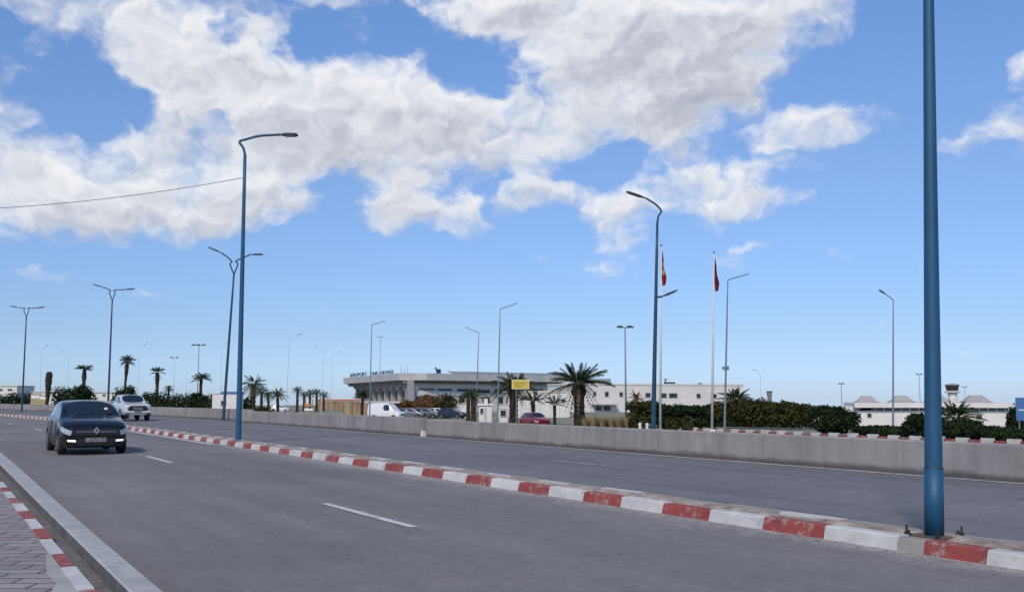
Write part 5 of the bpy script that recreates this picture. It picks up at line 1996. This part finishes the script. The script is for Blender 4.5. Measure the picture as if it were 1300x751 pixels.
palm('fan palm with flat spreading crown left of the guard kiosk', dict(seed=19, H=ph(253.5, 480, 140), r_bot=.20, r_top=.20, L=1.35, nf=30, lo=-5, hi=60, droop=.30, lw=.30, nl=9), spot(254, 140), 'frond')
palm('tall palm with upswept tuft and shaggy neck, standing right of the silver pickup', dict(seed=21, H=ph(200, 472.5, 150), r_bot=.22, r_top=.20, L=1.15, nf=24, lo=5, hi=75, droop=.32, lw=.28, nl=9, bulge=.5, dead=7), spot(199.5, 150), 'frond')
palm('tallest slim fan palm, rising above the silver pickup', dict(seed=23, H=ph(157, 458, 150), r_bot=.20, r_top=.15, L=1.25, nf=36, lo=-25, hi=85, droop=.22, lw=.30, nl=9, bulge=.8), spot(157.5, 150), 'frond')
palm('fan palm with a flat-topped crown above the roof of the black car', dict(seed=25, H=ph(105, 468.5, 150), r_bot=.22, r_top=.18, L=1.25, nf=28, lo=0, hi=50, droop=.12, lw=.30, nl=9, bulge=.7), spot(105.5, 150), 'frond')
palm('small round-topped palm between the tall tufted palm and the fan palm', dict(seed=27, H=ph(213, 493.5, 200), r_bot=.22, r_top=.2, L=1.0, nf=26, lo=-40, hi=88, droop=.35, lw=.32, nl=8), spot(213.5, 200), 'frond')
palm('palm crown showing over the clipped trees right of the flagpoles', dict(seed=29, H=ph(934, 506, 112), r_bot=.34, r_top=.34, L=1.95, nf=36, lo=-12, hi=82, droop=.36, lw=.2, nl=12), spot(934, 112), 'frond')
palm('low spreading palm just right of the tallest blue post', dict(seed=31, H=ph(1212, 530, 74), r_bot=.30, r_top=.30, L=2.1, nf=38, lo=-25, hi=80, droop=.48, lw=.18, nl=13, dead=4), spot(1214, 74), 'frond')
# a palm that lost its crown
rr = random.Random(77)
X, Y, Z = spot(59.5, 150)
H_ = ph(59.5, 471.5, Y)
lathe([(.24, 0), (.22, H_ * .3), (.30, H_ * .55), (.42, H_ * .80), (.46, H_ * .93), (.36, H_ * .985), (.12, H_)], 12)
t_ = thing('palm_tree', 'bare dark palm trunk without a crown, thicker at its top', 'palm tree', (X, Y, Z), 0, 'palm trees')
t_.rotation_euler = (0, R(1.5), 0)
tk = MB()
n = 22
for i in range(n + 1):
    t = i / n
    r_ = .25 + .20 * sm(t, .35, .85) - .16 * sm(t, .93, 1.0)
    for k in range(12):
        a = 2 * math.pi * (k + .5 * (i % 2)) / 12
        q = r_ * (1 + rr.uniform(-.14, .14))
        tk.v.append((q * math.cos(a), q * math.sin(a), H_ * t))
for i in range(n):
    for k in range(12):
        k2 = (k + 1) % 12
        tk.f.append((i * 12 + k, i * 12 + k2, (i + 1) * 12 + k2, (i + 1) * 12 + k)); tk.mi.append(0)
tk.f.append(tuple(n * 12 + k for k in range(12))); tk.mi.append(0)
tk.build('trunk', M['trunk'], t_)
mb = MB()
for i in range(26):
    a = i * 2.4
    frond(mb, Vector((.3 * math.cos(a), .3 * math.sin(a), H_ * rr.uniform(.80, .98))), a, R(rr.uniform(-80, 60)), rr.uniform(.25, .5), .5, .25, 5, rr)
mb.build('dry_fronds', M['trunk'], t_, fix=False)

# ------------------------------------------------------------------ trees, hedges, bushes
def sp3(px, Y): return spot(px, Y)


def tree_px(label, x0, x1, ytop, ybot, Y, m, seed, d=2.2, n=1700, size=.16, bark='bark', r=.1, group='clipped trees behind the barrier'):
    px = (x0 + x1) / 2
    w = (x1 - x0) / FPX * Y
    return crown_tree(label, sp3(px, Y), w, d, ph(px, ybot, Y), ph(px, ytop + 2.2, Y), M and m, seed, n, size, bark, group=group, r=r)


tree_px('clipped dark tree just left of the blue two-armed lamp, under the rust-coloured shrub', 800, 834, 507.5, 536, 98, 'leaf_mid', 1, n=1800)
tree_px('dark green clipped tree between the two flagpoles, left one', 834, 868, 512.5, 540, 97, 'leaf_dark', 2, n=2000)
tree_px('dark green clipped tree between the two flagpoles, right one', 864, 906, 513.5, 541, 96, 'leaf_dark', 3, n=2200)
tree_px('olive clipped tree right of the lone white flagpole, below the palm crown', 902, 938, 509, 532, 95, 'leaf_mid', 4, bark='pale_bark', n=2000)
tree_px('brownish clipped tree left of the chimney stack, on a pale trunk', 936, 974, 507.5, 534, 94, 'leaf_brown', 5, bark='pale_bark', n=2200)
tree_px('brownish clipped tree under the chimney stack, darkest in the middle', 970, 1004, 508.5, 536, 93, 'leaf_brown', 6, bark='pale_bark', n=2000)
tree_px('yellow-green clipped tree at the right end of the row', 1000, 1031, 511, 535, 92, 'leaf_mid', 7, bark='pale_bark', n=1900)


def bush_px(label, x0, x1, ytop, Y, m, seed, d=None, n=1500, size=.15, name='bush', cat='bush', group='bushes behind the barrier'):
    px = (x0 + x1) / 2
    w = (x1 - x0) / FPX * Y * 1.08
    return bush(label, sp3(px, Y), w, d or w * .8, ph(px, ytop, Y), m, seed, n, size, name, cat, group)


bush_px('round very dark bush right of the clipped tree row', 1036, 1096, 515.5, 82, 'leaf_dark', 11, d=3, n=3000)
bush_px('dark square-topped bush partly behind the tallest blue post', 1143, 1190, 523.5, 74, 'leaf_dark', 12, d=2.4, n=2600)
bush_px('dark bush under the spreading palm by the tallest blue post', 1190, 1246, 533, 71, 'leaf_dark', 13, d=2.4, n=2200)


def hedge(label, x0, x1, ytop, Y, m, seed, n, d=1.4, Y2=None, size=.12):
    Y2 = Y2 or Y
    a, b_ = Vector(sp3(x0, Y)), Vector(sp3(x1, Y2))
    c = (a + b_) / 2
    L = (b_ - a).length
    h = z_at(ytop, c.y) - c.z
    rr = random.Random(seed)
    t = thing('hedge', label, 'hedge', c, math.atan2(b_.y - a.y, b_.x - a.x))
    mb = MB()
    k = max(3, int(L / 1.1))
    lumps = []
    for i in range(k):
        hh = h * rr.uniform(.86, 1.0)
        lumps.append(((-L / 2 + (i + .5) * L / k + rr.uniform(-.2, .2), rr.uniform(-.15, .15), hh * .5), (L / k * .75, d / 2, hh * .52)))
    leaves(mb, lumps, n, size, rr)
    mb.build('foliage', M[m], t, fix=False)
    mb = MB()
    for i in range(k):
        x = -L / 2 + (i + .5) * L / k
        mb.tube([(x, 0, -.1), (x + rr.uniform(-.1, .1), 0, h * .55)], [.05, .02], 5)
    mb.build('stems', M['bark'], t)
    return t


hedge('low dark hedge between the round bush and the square-topped bush', 1088, 1150, 540, 78, 'leaf_dark', 21, 2600, Y2=74)
hedge('low dark hedge from the spreading palm to the blue road sign', 1236, 1306, 541.5, 70, 'leaf_dark', 22, 2800, Y2=65)
hedge('added dark hedge filling the shade beneath the brownish clipped trees', 900, 1036, 534, 102, 'leaf_dark', 51, 3000, Y2=98)  # added so that the space below the crowns reads dark
bush_px('tall dark shrub behind the left post of the blue road sign', 1276, 1300, 512, 72, 'leaf_dark', 23, d=1.4, n=1400)
hedge('long dark hedge between the silver pickup and the guard kiosk', 166, 272, 499.5, 142, 'leaf_dark', 24, 4200, Y2=128, size=.17)
hedge('dark hedge on the horizon at the far left edge', -40, 40, 498, 175, 'leaf_dark', 25, 2600, size=.2)
bush_px('dark leafy mound around the foot of the flat-topped fan palm', 66, 120, 488.5, 146, 'leaf_dark', 26, d=4, n=2400, size=.2)
bush_px('dark bush at the foot of the tallest slim fan palm', 143, 172, 489, 146, 'leaf_dark', 27, d=3, n=1500, size=.18)
bush_px('dark shrub around the foot of the tall tufted palm', 178, 200, 495.5, 148, 'leaf_dark', 28, d=2, n=900, size=.18)
bush_px('dark shrub around the base of the spreading fan palm', 240, 268, 497.5, 136, 'leaf_dark', 29, d=2, n=1200, size=.16)
bush_px('dark undergrowth left of the shaggy palm beside the lamp post', 301, 318, 503, 100, 'leaf_dark', 30, d=1.4, n=900)
bush_px('low olive undergrowth right of the shaggy palm beside the lamp post', 318, 350, 514, 110, 'leaf_mid', 31, d=1.6, n=900)
bush_px('olive shrub under the clipped tree, left of the blue two-armed lamp', 799, 822, 526, 84, 'leaf_mid', 32, d=1.4, n=900)
bush_px('brown-green shrub just right of the blue two-armed lamp foot', 838, 862, 531, 86, 'leaf_brown', 33, d=1.4, n=900)
bush_px('olive shrub under the clipped trees between the flagpoles', 862, 880, 529, 88, 'leaf_mid', 34, d=1.2, n=700)
bush_px('rust-brown bushy shrub before the terminal corner, behind the white van', 508, 534, 507, 170, 'leaf_rust', 35, d=3, n=1300, size=.2)
bush_px('rust-brown bushy tree in front of the terminal, above the dark parked cars', 531, 553, 500.5, 168, 'leaf_rust', 36, d=3, n=1400, size=.2)
bush_px('brown-green bushy tree left of the spreading low palm', 548, 582, 505, 172, 'leaf_brown', 37, d=3, n=1500, size=.2)
# rust coloured yucca-like shrub with stalks
t_ = thing('shrub', 'spiky rust-red shrub rising above the clipped tree left of the two-armed lamp', 'shrub', sp3(808, 104))
H_ = ph(808, 500, 104)
mb = MB(); mb.tube([(0, 0, 0), (.05, 0, H_ * .9)], [.09, .05], 7); mb.build('stem', M['bark'], t_)
mb = MB(); rr = random.Random(4)
for i in range(26):
    frond(mb, Vector((0, 0, H_ * rr.uniform(.80, .95))), i * 2.4, R(rr.uniform(-5, 80)), rr.uniform(.6, 1.05), .2, .25, 7, rr)
mb.build('leaves', M['leaf_rust'], t_, fix=False)


# tufts of dry ornamental grass right of the big palm
def grass_tuft(label, px, Y, top, w, seed, m='grass_dry', n=260):
    rr = random.Random(seed)
    x, y, z = sp3(px, Y)
    t = tag(bpy.data.objects.new('grass_tuft', None), label, 'grass tuft', 'dry grass tufts')
    bpy.data.objects.remove(t)
    mb = MB()
    h = z_at(top, Y) - z
    for _ in range(n):
        a = rr.uniform(0, 6.28); r_ = abs(rr.gauss(0, .28)) * w
        p = Vector((math.cos(a) * r_ * .6, math.sin(a) * r_ * .6, 0))
        l = h * rr.uniform(.55, 1.08)
        q = p + Vector((math.cos(a) * rr.uniform(.05, .5) * w, math.sin(a) * rr.uniform(.05, .5) * w, l))
        mid = p.lerp(q, .55) + Vector((0, 0, .10 * l))
        sd_ = Vector((-math.sin(a + 1), math.cos(a + 1), 0)) * rr.uniform(.012, .028)
        mb.face([p - sd_, p + sd_, mid + sd_ * .8, mid - sd_ * .8])
        mb.face([mid - sd_ * .8, mid + sd_ * .8, q + sd_ * .1, q - sd_ * .1])
    o = mb.build('grass_tuft', M[m], None, fix=False)
    o.location = (x, y, z)
    return tag(o, label, 'grass tuft', 'dry grass tufts')


GT = [(746, 528, 'first tuft of dry tan grass right of the big palm trunk'), (757, 526.5, 'second tuft of dry tan grass right of the big palm trunk'), (768, 527, 'tan grass tuft below the office canopy'),
      (779, 528, 'tan grass tuft just left of the floodlight mast'), (789, 527.5, 'tan grass tuft at the foot of the floodlight mast'), (800, 529, 'tan grass tuft between the floodlight mast and the clipped tree')]
for i, (px, py, lab) in enumerate(GT): grass_tuft(lab, px, 86 - i * .3, py, .95, 40 + i)
# weeds in the barrier gap
q = W(WALL + .55, 37.05)
rr = random.Random(12)
mb = MB()
leaves(mb, [((0, 0, .30), (.22, .35, .26)), ((.1, .3, .42), (.16, .2, .18))], 420, .05, rr)
o = mb.build('weed_clump', M['leaf_mid'], fix=False); o.location = (q.x, q.y, .02)
tag(o, 'green weed clump growing in the gap between two barrier runs', 'weeds')
mb = MB()
mb.prism([(-.10, 0, 0), (.10, 0, 0), (.07, 0, .20), (-.06, 0, .24)], None, (0, .14, 0))
q = W(WALL + .04, 37.1)
o = mb.build('limestone_lump', M['wall_white']); o.location = (q.x, q.y, .006); o.rotation_euler = (0, 0, TH)
tag(o, 'whitish lump of broken concrete in the gap of the barrier', 'rubble')

# ------------------------------------------------------------------ small things behind the barrier
def roadblock(label, px, Y, ytop, m1, m2, w):
    x, y, z = sp3(px, Y)
    h = z_at(ytop, Y) - z
    t = thing('road_barrier', label, 'road barrier', (x, y, z))
    mb = MB()
    prof = [(-.28, 0), (.28, 0), (.24, h * .18), (.10, h * .42), (.07, h), (-.07, h), (-.10, h * .42), (-.24, h * .18)]
    mb.prism([(-w / 2, a, b_) for a, b_ in prof], None, (w, 0, 0))
    mb.build('body', m1, t)
    mb = MB()
    mb.box((0, -.085, h * .86), (w * .9, .01, h * .14))
    mb.build('reflective_band', m2, t)
    return t


roadblock('yellow ochre plastic road block left of the bare palm trunk', 45, 170, 499.5, M['yellow'], M['white_plastic'], 1.5)
roadblock('yellow ochre plastic road block touching the foot of the bare palm trunk', 56, 165, 501, M['yellow'], M['white_plastic'], 1.5)
# orange works barrier: two posts and boards
x, y, z = sp3(392.5, 92)
t_ = thing('works_barrier', 'orange works barrier with two posts behind the concrete barrier', 'road barrier', (x, y, z))
k_ = 92 / FPX
for dx in (-4.6, 4.6):
    mb = MB(); mb.box((dx * k_, 0, (z_at(506, 92) - z) / 2), (.09, .09, z_at(506, 92) - z)); mb.build('post', M['orange'], t_)
for py in (514, 519.5):
    mb = MB(); mb.box((0, -.1, z_at(py, 92) - z), (11 * k_, .04, .22)); mb.build('board', M['orange'] if py < 515 else M['white_plastic'], t_)
# stepping bollards near the flags
for i, (px, py) in enumerate(((812, 536), (821, 536.5))):
    x, y, z = sp3(px, 80)
    h = z_at(py, 80) - z
    o = lathe([(.12, 0), (.12, h * .8), (.14, h * .82), (.14, h * .9), (.05, h)], 10).build('bollard', M['white_plastic'])
    o.location = (x, y, z)
    tag(o, ('white bollard left of the blue two-armed lamp, farther from it', 'white bollard left of the blue two-armed lamp, nearer to it')[i], 'bollard')

# ------------------------------------------------------------------ parked and distant cars
def park(label, kind, m, px, Y, rz, sc=1.0, cat='car'):
    x, y, z = sp3(px, Y)
    return make_car('parked_car' if kind != 'van' else 'delivery_van', label, kind, M[m], (x, y, z + .01), R(rz), 'vehicles beyond the barrier', level=1, cat=cat, scale=sc)


park('white delivery van below the terminal, nose to the right', 'van', 'paint_white', 491, 132, 66, .95, 'van')
park('red hatchback parked between the yellow sign and the white annex', 'hatch', 'paint_red', 679, 97, 24)
park('small white car far off below the bushy low palm', 'hatch', 'paint_white', 356, 215, 95)
park('grey car parked nearest to the nose of the white van', 'hatch', 'paint_grey', 521, 142, 80)
park('dull green parked car under the rust-brown tree', 'hatch', 'paint_green', 541, 144, 75)
park('pale grey parked car left of the navy one', 'hatch', 'paint_silver', 558, 146, 70)
park('dark navy parked car below the spreading low palm', 'hatch', 'paint_navy', 574, 143, 65)
park('dark car far off between the bare palm trunk and the black hatchback', 'hatch', 'paint_grey', 72, 165, 20)
park('white car far off in front of the long dark hedge', 'hatch', 'paint_white', 218, 125, 95)
